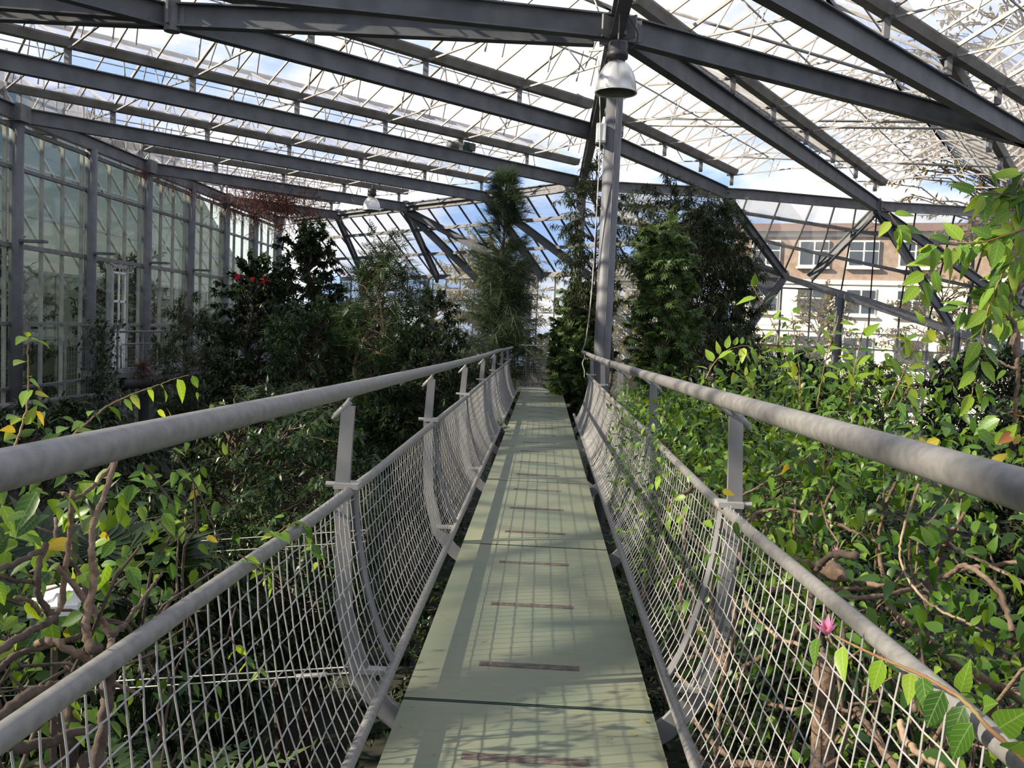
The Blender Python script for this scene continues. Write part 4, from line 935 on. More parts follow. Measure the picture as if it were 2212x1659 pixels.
ST = [
 ([(715, 520), (722, 370), (790, 280), (900, 245), (1000, 247), (1140, 285), (1300, 350), (1450, 420)], 0, (0.84, 1.6), .0125, .010, BARK),
 ([(1330, 485), (1260, 480), (1190, 490), (1130, 560), (1110, 650), (1095, 720), (1110, 830), (1150, 960), (1180, 1040)], 0, (0.88, 0.83), .0135, .008, BARKD),
 ([(1130, 640), (1200, 690), (1330, 710), (1500, 690), (1650, 650), (1800, 590), (2000, 540), (2300, 520)], 0, (0.9, 1.9), .012, .011, BARK),
 ([(1000, 520), (1080, 530), (1190, 570), (1280, 610), (1480, 645), (1600, 640)], 0, (1.0, 1.5), .020, .010, BARK),
 ([(870, 670), (1000, 665), (1100, 672), (1280, 660), (1480, 655)], 0, (0.88, 1.5), .014, .010, BARK),
 ([(470, 130), (380, 190), (340, 210), (400, 270), (470, 380), (540, 460), (610, 470)], 0, (0.74, 0.80), .014, .009, BARKD),
 ([(430, 250), (432, 480), (412, 640), (425, 850), (490, 980), (560, 1040)], 0, (0.74, 0.74), .011, .010, BARK),
 ([(480, 640), (490, 800), (560, 950), (620, 1060)], 0, .735, .012, .012, BARK),
 ([(560, 560), (575, 700), (585, 830), (640, 1000), (640, 1060)], 0, .735, .011, .013, BARK),
 ([(700, 700), (685, 900), (655, 1050), (625, 1200), (605, 1450), (590, 1600), (580, 1700)], 0, (.75, .70), .011, .011, BARK),
 ([(520, 1005), (460, 1022), (400, 1012), (320, 1050), (295, 1100), (320, 1190), (370, 1310), (450, 1430), (540, 1570), (640, 1640)], 0, (0.70, 0.62), .011, .010, BARKD),
 ([(340, 1075), (375, 1190), (440, 1290), (560, 1440), (680, 1560), (760, 1650)], 0, (.66, .80), .013, .012, BARK),
 ([(385, 1100), (440, 1150), (520, 1220), (640, 1330), (760, 1450)], 0, (.70, .85), .010, .009, BARKL),
 ([(560, 1640), (620, 1590), (700, 1575), (850, 1580), (905, 1600)], 0, (.70, .72), .016, .016, BARK),
 ([(1330, 1290), (1370, 1350), (1420, 1420), (1480, 1520), (1560, 1620)], 0, (.95, .95), .014, .013, BARK),
 ([(1560, 1350), (1590, 1450), (1680, 1530), (1790, 1600)], 0, .90, .010, .010, BARKL),
 ([(1660, 110), (1600, 280), (1565, 420), (1570, 530), (1640, 660), (1750, 760), (1900, 830), (1990, 880)], 0, (1.5, 1.3), .007, .005, BARKL),
 ([(1700, 340), (1770, 390), (1900, 470), (2100, 570), (2300, 680)], 0, (1.7, 1.5), .008, .007, BARKL),
 ([(1015, 190), (1008, 350), (1003, 515)], 0, 1.3, .008, .009, BARK), ([(1215, 125), (1150, 270), (1130, 330), (1105, 500)], 0, (1.4, 1.3), .009, .010, BARK),
 ([(690, 40), (690, 120), (700, 195)], 0, 1.2, .008, .008, BARK), ([(1690, 590), (1705, 700), (1700, 850), (1680, 1000), (1690, 1150)], 0, 1.5, .016, .02, BARKD),
 ([(1500, 760), (1700, 930), (1900, 1080), (2150, 1200), (2300, 1290)], 0, (1.6, 1.4), .02, .022, BARK),
 ([(740, 690), (780, 780), (880, 880), (960, 930), (1040, 950)], 0, (.76, .85), .009, .008, BARKL),
 ([(720, 1200), (730, 1100), (760, 1060), (850, 1010), (960, 930), (1090, 840)], 0, (.85, 1.1), .014, .011, BARK),
 ([(1800, 600), (1900, 540), (2050, 640), (2110, 740), (2150, 880)], 0, 1.2, .010, .009, BARK),
 ([(580, 240), (620, 300), (700, 420), (740, 540)], 0, (.80, .85), .011, .010, BARK),
 ([(290, 130), (300, 330), (330, 560), (340, 700)], 0, .74, .010, .008, BARK),
 ([(1540, 100), (1480, 250), (1450, 420), (1480, 640)], 0, 1.7, .010, .014, BARK), ([(1900, 260), (1800, 420), (1720, 600)], 0, 1.6, .009, .012, BARK),
 ([(700, 190), (850, 110), (1000, 20), (1120, -60)], 0, (1.1, 1.6), .010, .007, BARK), ([(640, 380), (760, 320), (900, 200), (1050, 120)], 0, (1.0, 1.6), .011, .008, BARK),
 ([(860, 1260), (1000, 1290), (1150, 1270), (1300, 1300)], 0, (.95, 1.0), .010, .009, BARK), ([(1420, 940), (1500, 1050), (1600, 1150), (1640, 1300)], 0, (1.2, 1.1), .012, .012, BARK),
]
STEMS = []
for px, ax, val, r0, r1, ml in ST: STEMS.append(add_stem(vine, stem_at(pxl(px, *Z8), ax, val), r0, r1, ml))
# burls: knotted swellings on the thick stems
for (x, y, dx, dy), v, s in (((1150, 555, 110, 45), .92, .030), ((600, 1010, 60, 80), .735, .020)):
    p = at(1300+x/2.425, 1000+y/2.425, 0, v); q = at(1300+(x+dx)/2.425, 1000+(y+dy)/2.425, 0, v+.02)
    b = MB(); ts = np.linspace(0, 1, 9)[:, None]; pts = p+(q-p)*ts+RNG.normal(size=(9, 3))*s*.12
    b.tube(pts, s*np.array([.35, .75, .95, 1.1, .85, 1.05, .8, .6, .3]), 9); b.obj('burl', BARK, vine, True)

LEAFN = [0]
def leaf_row(t, C, n, size, mtl, droop=0.55, pet=0.02, jit=0.25, start=0.1, up=(0, 0, 1), alt=True, toward=0.0):
    """n leaf objects placed alternately along a curve"""
    for i in range(n):
        f = start+(1-start)*(i+0.5)/n; k = min(int(f*(len(C)-1)), len(C)-2); p = C[k]+(C[k+1]-C[k])*(f*(len(C)-1)-k)
        tg = C[k+1]-C[k]; tg = tg/np.linalg.norm(tg); sd = np.cross(tg, (0, -1, 0.25)); sd /= np.linalg.norm(sd)+1e-9
        sd = sd*(1 if i % 2 else -1)
        d = sd*0.8+tg*0.5+RNG.normal(size=3)*jit; d[2] -= droop*RNG.uniform(.5, 1.3)
        d /= np.linalg.norm(d); q = p+d*pet
        uu = np.array([0, -0.5, 0.85])+RNG.normal(size=3)*0.35; uu[1] -= toward
        ml = mtl[RNG.integers(len(mtl))] if isinstance(mtl, list) else mtl
        leaf_obj(t, q, d, uu, size*RNG.uniform(.75, 1.2), ml); LEAFN[0] += 1
# flowering twig over the mid rail
C = add_stem(vine, stem_at(pxl([(1220, 905), (1350, 970), (1480, 1030), (1650, 1100), (1780, 1170), (1900, 1250), (2010, 1370), (2130, 1480), (2260, 1600)], *Z8), 0, (0.66, 0.66)), .0028, .005, SHOOT, 'twig', 6)
for (x, y, dx, dy, L) in ((1130, 915, -25, 95, .066), (1260, 960, -10, 160, .074), (1470, 1030, -60, 160, .072), (1620, 1100, -10, 110, .058), (1680, 1120, 20, 160, .07), (1790, 1190, -70, 140, .075), (1900, 1270, -60, 130, .068), (1880, 1200, 30, -120, .062), (2000, 1280, 80, -40, .055), (1740, 1100, 30, -50, .035), (2080, 1390, 150, -90, .085), (1940, 1360, -80, 120, .075), (2130, 1500, 90, -30, .06)):
    a = at(1300+x/2.425, 1000+y/2.425, 0, 0.655); b = at(1300+(x+dx)/2.425, 1000+(y+dy)/2.425, 0, 0.64)
    d = b-a; d /= np.linalg.norm(d); leaf_obj(vine, a, d, np.array([-0.55, -0.7, 0.5])+RNG.normal(size=3)*.2, L, [G_VINE, G_LIME][int(RNG.integers(2))])
# upright shoots behind the handrail
Z7 = ((1540, 520), 3.95)
for px, y, n in (([(760, 1430), (700, 1200), (640, 1020), (540, 770), (440, 570), (330, 370)], 4.0, 12), ([(745, 1300), (735, 1100), (700, 800), (670, 600)], 4.1, 8), ([(890, 1400), (930, 1180), (980, 950), (1050, 740), (1070, 640)], 3.9, 12),
                 ([(1165, 1400), (1200, 1150), (1250, 900), (1310, 680)], 3.9, 10), ([(1500, 1400), (1580, 1230), (1680, 1000), (1760, 830), (1830, 700)], 3.7, 11), ([(-60, 1180), (0, 1060), (100, 950), (230, 900), (330, 900)], 4.6, 14),
                 ([(1560, 1450), (1640, 1300), (1700, 1230), (1800, 1230)], 3.8, 6), ([(400, 1400), (330, 1250), (250, 1150), (140, 1080)], 5.0, 10)):
    C = add_stem(vine, stem_at(pxl(px, *Z7), 1, y), .0045, .0018, SHOOT, 'shoot', 5)
    leaf_row(vine, C, n, .078, [G_LIME, G_VINE, G_LIME], .25, .012, .35, .12)
# trailing branch at the right edge
ZR = ((1900, 350), 3.016)
for px, y, r, ml, n, L in (([(1000, 740), (940, 790), (850, 880), (830, 980), (880, 1070), (890, 1250), (900, 1430), (880, 1700)], 2.9, .013, BARK, 0, 0), ([(890, 1350), (780, 1300), (710, 1220), (670, 1130)], 2.9, .006, BARKL, 0, 0),
                           ([(960, 540), (880, 620), (800, 730), (740, 870), (700, 980), (660, 1150), (640, 1300), (600, 1530)], 2.85, .004, SHOOT, 22, .080), ([(1000, 420), (840, 470), (680, 520), (500, 530), (310, 540)], 2.85, .004, SHOOT, 20, .080),
                           ([(980, 250), (830, 330), (740, 450), (690, 560)], 2.9, .004, SHOOT, 16, .085), ([(1000, 150), (900, 230), (760, 200), (640, 200)], 2.9, .004, SHOOT, 18, .085), ([(600, 560), (420, 640), (300, 730), (240, 860)], 2.9, .003, SHOOT, 9, .075),
                           ([(1000, 900), (900, 1000), (760, 1000), (640, 960), (520, 950)], 2.95, .003, SHOOT, 14, .085), ([(60, 330), (110, 400), (150, 440)], 2.9, .0022, SHOOT, 6, .066), ([(990, 20), (930, 100), (880, 190)], 2.9, .004, SHOOT, 10, .085),
                           ([(990, 640), (900, 690), (820, 780), (760, 880)], 2.95, .004, SHOOT, 12, .08)):
    C = add_stem(vine, stem_at(pxl(px, *ZR), 1, y), r, r*0.5, ml, 'branch', 7)
    if n: leaf_row(vine, C, n, L, [G_VINE, G_VINE, G_LIME], .75, .012, .3, .02, toward=.5)
for (u, v, L, ml) in ((2160, 905, .10, G_VINE), (2110, 930, .08, G_VINE), (2150, 960, .10, G_LIME), (2200, 900, .09, G_BROWN), (2190, 935, .07, G_BROWN), (2120, 945, .08, G_BROWN), (1990, 945, .06, G_YEL), (2030, 950, .06, G_YEL), (2190, 960, .05, G_YEL), (2100, 990, .11, G_LIME), (2060, 975, .08, G_VINE), (1940, 870, .06, G_VINE), (1700, 1000, .05, G_YEL), (1560, 1060, .045, G_YEL), (2140, 1000, .07, G_YEL)):
    d = RNG.normal(size=3); d[2] -= .3; leaf_obj(vine, at(u, v, 1, 2.5), d/np.linalg.norm(d), np.array([0, -1, .5])+RNG.normal(size=3)*.2, L*.85, ml)
# leaves on the inner side of the mesh and over the near stems, each an object
for i in range(150):
    y = RNG.uniform(2.2, 7.4); x = RNG.uniform(.56, .80); z = RNG.uniform(-.02, .95)
    if y < 4.2 and RNG.uniform() < .62: continue
    d = np.array([RNG.normal(-.5, .4), RNG.normal(-.1, .6), RNG.normal(-.4, .4)]); leaf_obj(vine, np.array([x, y, z]), d/np.linalg.norm(d), np.array([-.5, -.3, .8])+RNG.normal(size=3)*.3, RNG.uniform(.04, .075), [G_VINE, G_LIME, G_VINE][int(RNG.integers(3))])
# the mass of leaves behind and above the railing
n = 9500; P = np.stack([RNG.uniform(.86, 2.6, n), RNG.uniform(1.7, 9.5, n)**1.0, RNG.uniform(-.9, 1.0, n)], 1)
top = RNG.uniform(size=n) < .45; P[top, 2] = 0.50+.36*(P[top, 0]-.8)+RNG.normal(0, .16, top.sum())+0.12*np.sin(P[top, 1]*2.1+P[top, 0]*3)+0.05*(P[top, 1]-2)*.5
P = P[~((P[:, 1] < 3.3) & (P[:, 0] < 1.1) & (RNG.uniform(size=len(P)) < .75))]
P = P[~((P[:, 1] < 3.0) & (RNG.uniform(size=len(P)) < .2))]
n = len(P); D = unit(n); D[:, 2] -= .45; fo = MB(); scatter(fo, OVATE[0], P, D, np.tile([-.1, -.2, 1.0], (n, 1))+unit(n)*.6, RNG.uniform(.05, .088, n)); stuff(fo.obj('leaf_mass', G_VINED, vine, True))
n = 1000; P = np.stack([RNG.uniform(.60, .86, n), RNG.uniform(4.4, 8.2, n), RNG.uniform(0., 1.15, n)], 1); P = P[(P[:, 2] > .35*np.sin(P[:, 1]*3.1)+.25)]
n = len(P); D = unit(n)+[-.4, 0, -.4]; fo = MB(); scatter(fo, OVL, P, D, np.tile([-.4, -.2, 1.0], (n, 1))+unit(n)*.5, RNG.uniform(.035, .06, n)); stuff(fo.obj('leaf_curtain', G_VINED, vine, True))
# thin twigs inside the mass
tw = MB()
for i in range(150):
    a = np.array([RNG.uniform(.9, 2.1), RNG.uniform(2.0, 8.5), RNG.uniform(-.8, .5)]); b = a+np.array([RNG.normal(0, .25), RNG.normal(0, .35), RNG.uniform(.1, .7)]); tw.tube(jitter_line(a, b, 6, .05), np.linspace(.007, .003, 6), 5, False)
stuff(tw.obj('twigs', BARK, vine, True))
# pink flowers
def flower(u, v, ax, val, s, lb):
    c = at(u, v, ax, val); t = thing('vine_flower', lb, 'flower', tuple(c))
    for k in range(9):
        a = 2*PI*k/9+.2; d = np.array([math.cos(a)*.75-.35, math.sin(a)*.5-.3, .75+.25*math.sin(a)]); fo = MB()
        scatter(fo, leaf_proto(1, .34, 4, .5, -.15), np.array([c]), np.array([d]), np.array([[0, 0, 1.]])+unit(1)*.3, np.array([s*random.uniform(.85, 1.1)])); fo.obj('petal', PINK, t, True)
    fo = MB(); n = 22; D = unit(n)*.5+[-.3, -.3, 1]; scatter(fo, needle_proto(.06, .1), np.tile(c, (n, 1)), D, unit(n), np.full(n, s*.55)); fo.obj('stamens', ORANGE, t)
    m = MB(); m.tube([c+[0, 0, -.004], c+np.array([.012, .012, -.02])], .003, 5); m.obj('stalk', SHOOT, t)
flower(1785, 1372, 0, .655, .046, 'open pink flower with orange stamens on the twig over the mid rail')
flower(1806, 1196, 0, .90, .024, 'small pink flower on the cut stem loop')
flower(1492, 1345, 0, .70, .026, 'pink flower hanging inside the mesh beside the stem fork')
flower(1472, 1268, 0, .70, .026, 'faded pink flower under the yellowing leaves')

# ================================================================== VINE, LEFT
vl = thing('left_vine', 'leafy vine with bare brown stems growing over the near left railing', 'vine', (-1.1, 1.9, GZ))
m = MB(); m.tube(catmull([(-1.1, 1.9, GZ), (-1.05, 1.85, -1.2), (-.95, 1.8, 0.0), tuple(at(200, 1640, 0, -.86))], 6), np.linspace(.05, .028, 19), 9); m.obj('trunk', BARKD, vl, True)
ZL = ((0, 1000), 2.517)
for px, val, r0, r1, ml in (
 ([(640, -60), (620, 0), (560, 200), (510, 320), (500, 500), (515, 620), (480, 780), (470, 900), (490, 1000), (560, 1060)], (-.95, -.84), .007, .011, BARK),
 ([(500, 1000), (555, 1075), (585, 1180), (565, 1400), (530, 1640), (520, 1720)], (-.82, -.84), .014, .015, BARKD),
 ([(395, 150), (382, 400), (350, 600), (340, 760), (290, 830)], (-.98, -1.0), .0065, .008, BARK), ([(640, -40), (590, 40), (500, 130), (410, 190), (340, 165)], (-.98, -1.05), .007, .006, BARK),
 ([(-20, 590), (120, 530), (240, 465)], (-1.0, -1.0), .008, .007, BARKD), ([(-20, 610), (100, 640), (215, 648)], -1.0, .006, .006, BARKD),
 ([(250, 440), (200, 650), (250, 800), (290, 840), (180, 910), (-30, 1030)], (-1.0, -.95), .008, .010, BARKD), ([(310, 560), (480, 760), (600, 940), (590, 1050)], (-1.0, -.86), .007, .010, BARK),
 ([(600, 940), (700, 850), (820, 680), (880, 600)], (-.9, -1.1), .009, .005, BARKD), ([(200, 985), (270, 965), (370, 1010), (500, 1080)], (-.95, -.85), .009, .011, BARK),
 ([(-30, 1400), (150, 1260), (300, 1210), (520, 1130)], (-.9, -.84), .013, .010, BARKD), ([(780, 0), (900, 170), (1000, 280), (1090, 380)], (-1.15, -1.05), .005, .004, BARKD),
 ([(960, -40), (1080, 150), (1140, 300), (1200, 420)], (-1.1, -1.0), .004, .003, BARKD), ([(0, 1520), (200, 1530), (500, 1440)], (-1.0, -.9), .014, .012, BARKD),
 ([(-20, 1130), (100, 1040), (240, 1000), (460, 930)], (-1.0, -.95), .009, .007, BARKD), ([(80, 730), (160, 750), (230, 830)], -.98, .005, .005, BARK), ([(530, 860), (500, 780), (430, 600), (310, 440), (300, 300)], (-.92, -1.1), .007, .005, BARKD)):
    add_stem(vl, stem_at(pxl(px, *ZL), 0, val), r0, r1, ml)
Z1 = ((0, 700), 3.95)
C = add_stem(vl, stem_at(pxl([(100, 1100), (180, 900), (230, 690), (240, 500), (240, 300), (235, 120)], *Z1), 0, -1.35), .0045, .002, SHOOT, 'shoot', 6)
for (x, y, dx, dy, L, ml) in ((220, 110, -170, 60, .06, G_LIME), (270, 130, 255, 50, .075, G_VINE), (225, 320, -235, 30, .072, G_LIME), (245, 450, 30, -10, .02, G_LIME), (250, 480, 210, 60, .065, G_VINE), (300, 600, 200, -30, .065, G_YEL), (250, 560, -110, 160, .07, G_VINE), (280, 680, 260, 20, .075, G_VINE), (160, 790, -170, -40, .07, G_VINE), (220, 860, 80, -150, .058, G_LIME), (310, 740, 80, 90, .045, G_YEL), (180, 800, -170, 90, .062, G_LIME), (170, 960, 120, -60, .045, G_VINE), (130, 900, -140, -40, .055, G_YEL), (120, 940, -130, 70, .06, G_LIME), (240, 830, 170, 40, .06, G_VINE), (230, 110, 20, -60, .03, G_LIME)):
    a = at(x/3.95, 700+y/3.95, 0, -1.35); b = at((x+dx)/3.95, 700+(y+dy)/3.95, 0, -1.33); d = b-a; leaf_obj(vl, a, d/np.linalg.norm(d), np.array([.3, -.5, .8])+RNG.normal(size=3)*.25, L, ml)
C = add_stem(vl, stem_at(pxl([(560, 1010), (640, 930), (790, 800), (920, 700), (1100, 610), (1320, 530), (1480, 470), (1610, 435)], *Z1), 0, -1.2), .004, .0015, SHOOT, 'shoot', 6)
for (x, y, dx, dy, L, ml) in ((800, 760, 140, 120, .066, G_VINE), (780, 740, -70, 50, .04, G_LIME), (930, 700, 160, 80, .06, G_VINE), (1060, 640, 60, 70, .04, G_VINE), (1120, 600, 50, 70, .05, G_LIME), (1260, 540, 70, 100, .05, G_LIME), (1370, 520, 170, 150, .085, G_VINE), (1510, 470, 90, 210, .095, G_VINE), (1640, 440, 80, 160, .06, G_VINE), (1680, 580, 20, 70, .03, G_LIME), (700, 830, -190, 70, .055, G_VINE), (660, 920, 170, -20, .055, G_VINE), (1820, 690, -80, 20, .04, G_LIME), (1870, 680, 80, -20, .035, G_LIME), (1340, 740, 90, 50, .045, G_LIME), (1420, 720, 80, 80, .04, G_YEL), (560, 880, -170, 40, .06, G_VINE), (430, 930, 20, 110, .05, G_VINE), (1160, 860, 90, -30, .03, G_LIME), (1580, 780, 20, 200, .062, G_VINE), (1640, 930, 140, 80, .05, G_VINE), (1600, 1010, -20, 90, .045, G_LIME), (1050, 900, -60, -10, .03, G_LIME), (340, 1020, 110, -60, .05, G_VINE), (240, 1050, -70, -10, .03, G_VINE)):
    xx = -1.2 if y < 780 else -.95
    a = at(x/3.95, 700+y/3.95, 0, xx); b = at((x+dx)/3.95, 700+(y+dy)/3.95, 0, xx+.02); d = b-a; leaf_obj(vl, a, d/np.linalg.norm(d), np.array([.35, -.6, .7])+RNG.normal(size=3)*.25, L*(.8 if y > 780 else 1), ml)
for i in range(205):        # leaves hanging below the handrail
    u = RNG.uniform(-20, 640); v = RNG.uniform(1010, 1360) if u > 120 else RNG.uniform(1060, 1460)
    if v > 1400-u*.45+RNG.normal(0, 30): continue
    if u > 430 and v < 1110+RNG.uniform(0, 60): continue
    p = at(u, v, 0, RNG.uniform(-1.55, -.92)); d = np.array([RNG.normal(0, .6), RNG.normal(-.2, .5), RNG.normal(-.4, .4)])
    ml = G_YEL if RNG.uniform() < .09 else (G_LIME if RNG.uniform() < .16 else G_VINE)
    leaf_obj(vl, p, d/np.linalg.norm(d), np.array([.4, -.5, .7])+RNG.normal(size=3)*.35, RNG.uniform(.045, .085), ml)
n = 750; P = np.stack([RNG.uniform(-2.4, -1.15, n), RNG.uniform(1.2, 3.6, n), RNG.uniform(-.1, 1.12, n)], 1); D = unit(n); D[:, 2] -= .5
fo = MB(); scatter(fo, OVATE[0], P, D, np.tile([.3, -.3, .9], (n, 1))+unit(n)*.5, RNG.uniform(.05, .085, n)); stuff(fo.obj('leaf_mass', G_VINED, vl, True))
tw = MB()
for i in range(90):
    a = np.array([RNG.uniform(-2.2, -1.0), RNG.uniform(1.2, 3.0), RNG.uniform(-.4, .6)]); b = a+np.array([RNG.normal(0, .25), RNG.normal(0, .3), RNG.uniform(.0, .6)]); tw.tube(jitter_line(a, b, 6, .05), np.linspace(.006, .003, 6), 5, False)
stuff(tw.obj('twigs', BARKD, vl, True))
# sprig over the left mid rail
for px, n in (([(1560, 340), (1640, 330), (1700, 450), (1780, 620)], 14), ([(1560, 340), (1500, 380), (1440, 375)], 4), ([(1300, 500), (1400, 560), (1480, 620)], 8), ([(1250, 950), (1330, 1060), (1440, 1150)], 6)):
    C = add_stem(vl, stem_at(pxl(px, *ZL), 0, -.74), .0025, .0015, SHOOT, 'twig', 5); leaf_row(vl, C, n, .055, [G_VINE, G_VINE, G_LIME], .5, .008, .3, .05)
# white pot label among the stems
t = thing('white_tray', 'crumpled white plastic tray lying among the stems of the left vine', 'tray', tuple(at(118, 1320, 0, -1.4)))
c = at(118, 1310, 0, -1.4); m = MB(); m.box(c, (.13, .10, .03), .4); m.obj('base', PLASTIC, t)
m = MB(); m.box(c+[.02, .01, .035], (.07, .09, .04), .9); m.obj('rim', PLASTIC, t)
m = MB(); m.tube([c, (c[0], c[1], GZ)], .01, 6); m.obj('stake', BARKD, t)

# ---- fallen leaves on the deck
for (u, v, s, ml) in ((1382, 1559, .035, G_YEL), (1368, 1585, .02, G_YEL), (1310, 1596, .02, G_BROWN), (957, 1329, .02, G_BROWN), (888, 1525, .015, G_YEL), (1395, 1508, .025, G_YEL), (1340, 1335, .02, G_YEL), (1082, 930, .05, G_BROWN), (1100, 905, .05, G_BROWN), (1200, 841, .06, G_BROWN), (1095, 938, .04, G_BROWN), (935, 1630, .012, G_BROWN), (1305, 1345, .015, G_YEL), (1432, 1638, .02, G_BROWN), (866, 1565, .02, G_YEL)):
    p = at(u, v, 2, .004); a = RNG.uniform(0, 2*PI)
    o = bpy.data.objects.new('fallen_leaf', leaf_mesh(0, ml)); COL.objects.link(o)
    o.matrix_world = Matrix(np.block([[frames(np.array([[math.cos(a), math.sin(a), .02]]), np.array([[0, 0, 1.]]))[0]*s, np.array(p)[:, None]+[[0], [0], [.22*s]]], [np.zeros((1, 3)), np.ones((1, 1))]]).tolist())
    tag(o, 'small fallen %s leaf lying on the glass deck' % ('yellow' if ml is G_YEL else 'brown'), 'leaf', 'fallen %s leaves on the deck' % ('yellow' if ml is G_YEL else 'brown'))
t = thing('rail_tuft', 'small fern tuft sprouting on the bottom rail half-way along the bridge', 'fern', (-.6, 12.6, 0))
fo = MB(); n = 26; D = unit(n); D[:, 2] = np.abs(D[:, 2])+.2; scatter(fo, pinnate_proto(6, .3), np.tile([-.64, 12.6, .03], (n, 1)), D, unit(n)*.3+[0, 0, 1], RNG.uniform(.18, .36, n)); stuff(fo.obj('fronds', G_BRIGHT, t))

# ================================================================== OUTSIDE
def house(origin, ang, L, H, lab, storeys, wallm, band):
    """terraced house front; local x along the front, z up, facing local -y"""
    t = thing('house', lab, 'house', tuple(origin)); ca, sa = math.cos(ang), math.sin(ang)
    def W(x, y, z): return np.array([origin[0]+ca*x-sa*y, origin[1]+sa*x+ca*y, origin[2]+z])
    def bx(x0, x1, y0, y1, z0, z1, nm, ml, par=t):
        m = MB(); V = [W(x, y, z) for z in (z0, z1) for y in (y0, y1) for x in (x0, x1)]
        m.add(V, [(0, 2, 3, 1), (4, 5, 7, 6), (0, 1, 5, 4), (2, 6, 7, 3), (0, 4, 6, 2), (1, 3, 7, 5)]); return m.obj(nm, ml, par)
    bx(0, L, 0, 3, 0, H, 'wall', wallm)
    sh = H/storeys
    for k in range(storeys):
        z0 = k*sh
        bx(-.05, L+.05, -.18, 0, z0+sh-.28, z0+sh-.02, 'cornice', CREAM)
        if k in band: bx(0, L, -.08, 0, z0, z0+sh-.3, 'render_band', CREAM)
        x = 1.0; i = 0
        while x+1.7 < L:
            wd = 1.7
            fr = bx(x, x+wd, -.16, -.06, z0+.75, z0+sh-.5, 'window', WHITE)
            for j in range(2):
                xa = x+.1+j*(wd/2-.02); bx(xa, xa+wd/2-.16, -.20, -.155, z0+.87, z0+sh-1.15, 'pane', HGLASS, fr); bx(xa, xa+wd/2-.16, -.20, -.155, z0+sh-1.05, z0+sh-.6, 'pane', HGLASS, fr)
            bx(x-.1, x+wd+.1, -.30, -.06, z0+.62, z0+.74, 'sill', CREAM)
            x += 2.75; i += 1
    m = MB(); V = [W(-.3, -.5, H), W(L+.3, -.5, H), W(L+.3, 1.5, H+.7), W(-.3, 1.5, H+.7), W(L+.3, 3.5, H), W(-.3, 3.5, H)]
    m.add(V, [(0, 1, 2, 3), (3, 2, 4, 5), (0, 3, 5), (1, 4, 2), (0, 5, 4, 1)]); m.obj('roof', TILE, t)
    return t
house((11.5, 55.0, GZ), math.radians(-20), 13.0, 11.2, 'terraced house with cream lower floors beyond the right glass wall', 4, BRICK, (0, 1, 2))
house((23.9, 50.5, GZ), math.radians(-20), 14.0, 11.6, 'brown brick terraced house with a single cream floor beyond the right glass wall', 4, BRICK, (0,))
def xtree(lab, base, crown, radii, nbr, nl, sz, ml, trunk, shell=.3, grp=None, brad=.03):
    return plant('outdoor_tree', lab, 'tree', base, crown, radii, nbr, nl, LANCEW, sz, ml, BARKD, trunk, .05, .2, grp, shell=shell, brad=brad, outer=.3)
xtree('yellow autumn tree behind the soft pine', (-3, 47, GZ), (-3.0, 47, 2.6), (4.2, 3, 4.6), 260, 46, .30, G_AUT, .2)
xtree('yellow green autumn tree beyond the second pillar', (4.5, 45, GZ), (4.5, 45, 1.2), (4.0, 3, 4.4), 300, 46, .28, G_AUT, .2)
xtree('thin autumn tree in front of the cream house', (12.4, 40, GZ), (12.4, 40, 1.2), (2.6, 2.0, 3.4), 150, 40, .22, G_AUT2, .15)
xtree('sparse autumn tree in front of the brick house', (18.5, 42, GZ), (18.5, 42, 1.6), (3.4, 2.5, 3.8), 150, 40, .24, G_AUT2, .15)
xtree('yellow bush by the far right column', (8.6, 39, GZ), (8.6, 39, -.4), (2.2, 2, 2.8), 200, 40, .22, G_AUT, .12)
xtree('tall sparse autumn tree rising over the right roof', (21.0, 39, GZ), (20.0, 39, 11.5), (9.5, 5, 7.0), 260, 26, .34, G_AUT2, .3, .2, brad=.05)
xtree('dark green tree beyond the left end of the hall', (-14, 56, GZ), (-14, 56, 0.4), (5, 4, 3.6), 220, 40, .4, G_DARK, .2)
xtree('green hedge tree behind the far glass wall', (-7.5, 50, GZ), (-7.5, 50, -1.0), (4, 3, 2.6), 220, 40, .34, G_MID, .2)
xtree('low yellow green hedge straight beyond the bridge end', (0.8, 41, GZ), (0.8, 41, -.9), (2.6, 1.6, 2.5), 260, 46, .24, G_AUT, .12)
xtree('dense dark hedge outside the far left corner of the hall', (-17, 52, GZ), (-17, 52, -.4), (4.5, 2.5, 3.0), 300, 46, .34, G_DARK, .15)
xtree('dark laurel hedge outside the far glass wall under the second lamp', (-10.5, 49, GZ), (-10.5, 49, -.6), (3.8, 2, 2.9), 300, 46, .3, G_DARK, .15)
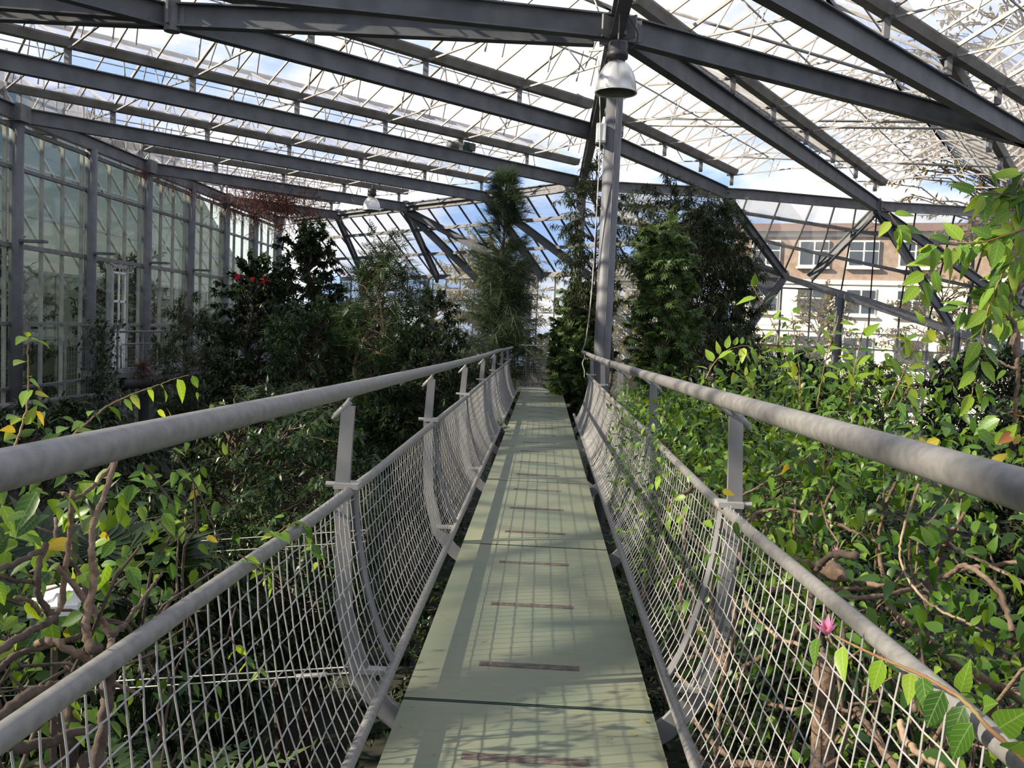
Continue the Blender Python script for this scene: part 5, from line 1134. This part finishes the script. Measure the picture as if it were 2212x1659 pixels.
# unseen shrubs beside and behind the viewpoint, added to block low sky light
for lab, x, y, z, r, hh in (('tall dark shrub added to block sky light right of the flowering vine', 7.4, 4.5, -.2, 1.8, 2.6), ('tall dark shrub added to block sky light at the outer edge of the right bed', 8.6, 9.5, .0, 1.8, 2.6), ('dark shrub added to block sky light in the right bed behind the viewpoint', 5.8, -2.5, .2, 1.8, 2.8),
                            ('dark shrub added to block sky light in the left bed behind the viewpoint', -4.5, -2.5, .6, 1.9, 3.2), ('dark shrub added to block sky light at the left wall out of view', -8.5, 3.0, .2, 2.0, 3.0), ('broad dark shrub added to block sky light left of the vine by the wall', -9.6, 8.0, -.8, 2.0, 2.2)):
    plant('sky_block_shrub', lab, 'shrub', (x, y, GZ), (x, y, z), (r, r, hh), 320, 40, LANCEW, .2, G_DARK, BARKD, .07, .1, .3, stems=3)
for k, yy in enumerate((17, 21.5, 26, 30.5, 35, 40)):
    xtree(['dark shrub behind the first wide bay of the left glass wall', 'dark shrub behind the bay left of the trellis', 'dark shrub behind the door of the left glass wall', 'dark shrub behind the bay right of the door', 'dark shrub behind the glass beside the gallery end', 'dark shrub behind the last bay under the brown tangle'][k], (-17.5-(k % 2)*1.2, yy, GZ), (-17.5-(k % 2)*1.2, yy, -.1+(k % 3)*.9), (1.9, 2.1, 3.2), 90, 30, .3, G_DARK, .12, .3, 'dark shrubs behind the left glass wall')
# neighbouring glasshouse seen through the left wall
nb_ = thing('neighbour_glasshouse', 'neighbouring glasshouse slope with pale bars seen through the left glass wall', 'glasshouse', (-24, 30, GZ))
NGLASS = glassmat('neighbour_glass', (0.13, 0.15, 0.13), 0.22, 0.03, (0.10, 0.11, 0.09), 0.35, 0.5)
NDARK = glassmat('neighbour_dark_glass', (0.04, 0.05, 0.04), 0.12, 0.03, (0.05, 0.06, 0.045), 0.35, 0.5)
for i in range(24):
    y = 6+i*2.4
    m = MB(); m.bar((-21, y, 3.0), (-27, y, 13), .08, .12); m.obj('rafter', ALU, nb_)
    m = MB(); m.bar((-21, y, GZ), (-21, y, 3.0), .08, .1, (1, 0, 0)); m.obj('post', ALU, nb_)
    m = MB(); m.add([(-21, y, 3), (-21, y+2.4, 3), (-27, y+2.4, 13), (-27, y, 13)], [(0, 1, 2, 3)]); m.obj('pane', NGLASS, nb_)
    m = MB(); m.add([(-21, y, GZ), (-21, y+2.4, GZ), (-21, y+2.4, 3), (-21, y, 3)], [(0, 1, 2, 3)]); m.obj('pane', NDARK, nb_)
for f in (0, .25, .5, .75, 1):
    m = MB(); m.bar((-21-6*f, 6, 3+10*f), (-21-6*f, 63.6, 3+10*f), .1, .14); m.obj('purlin', ALU, nb_)
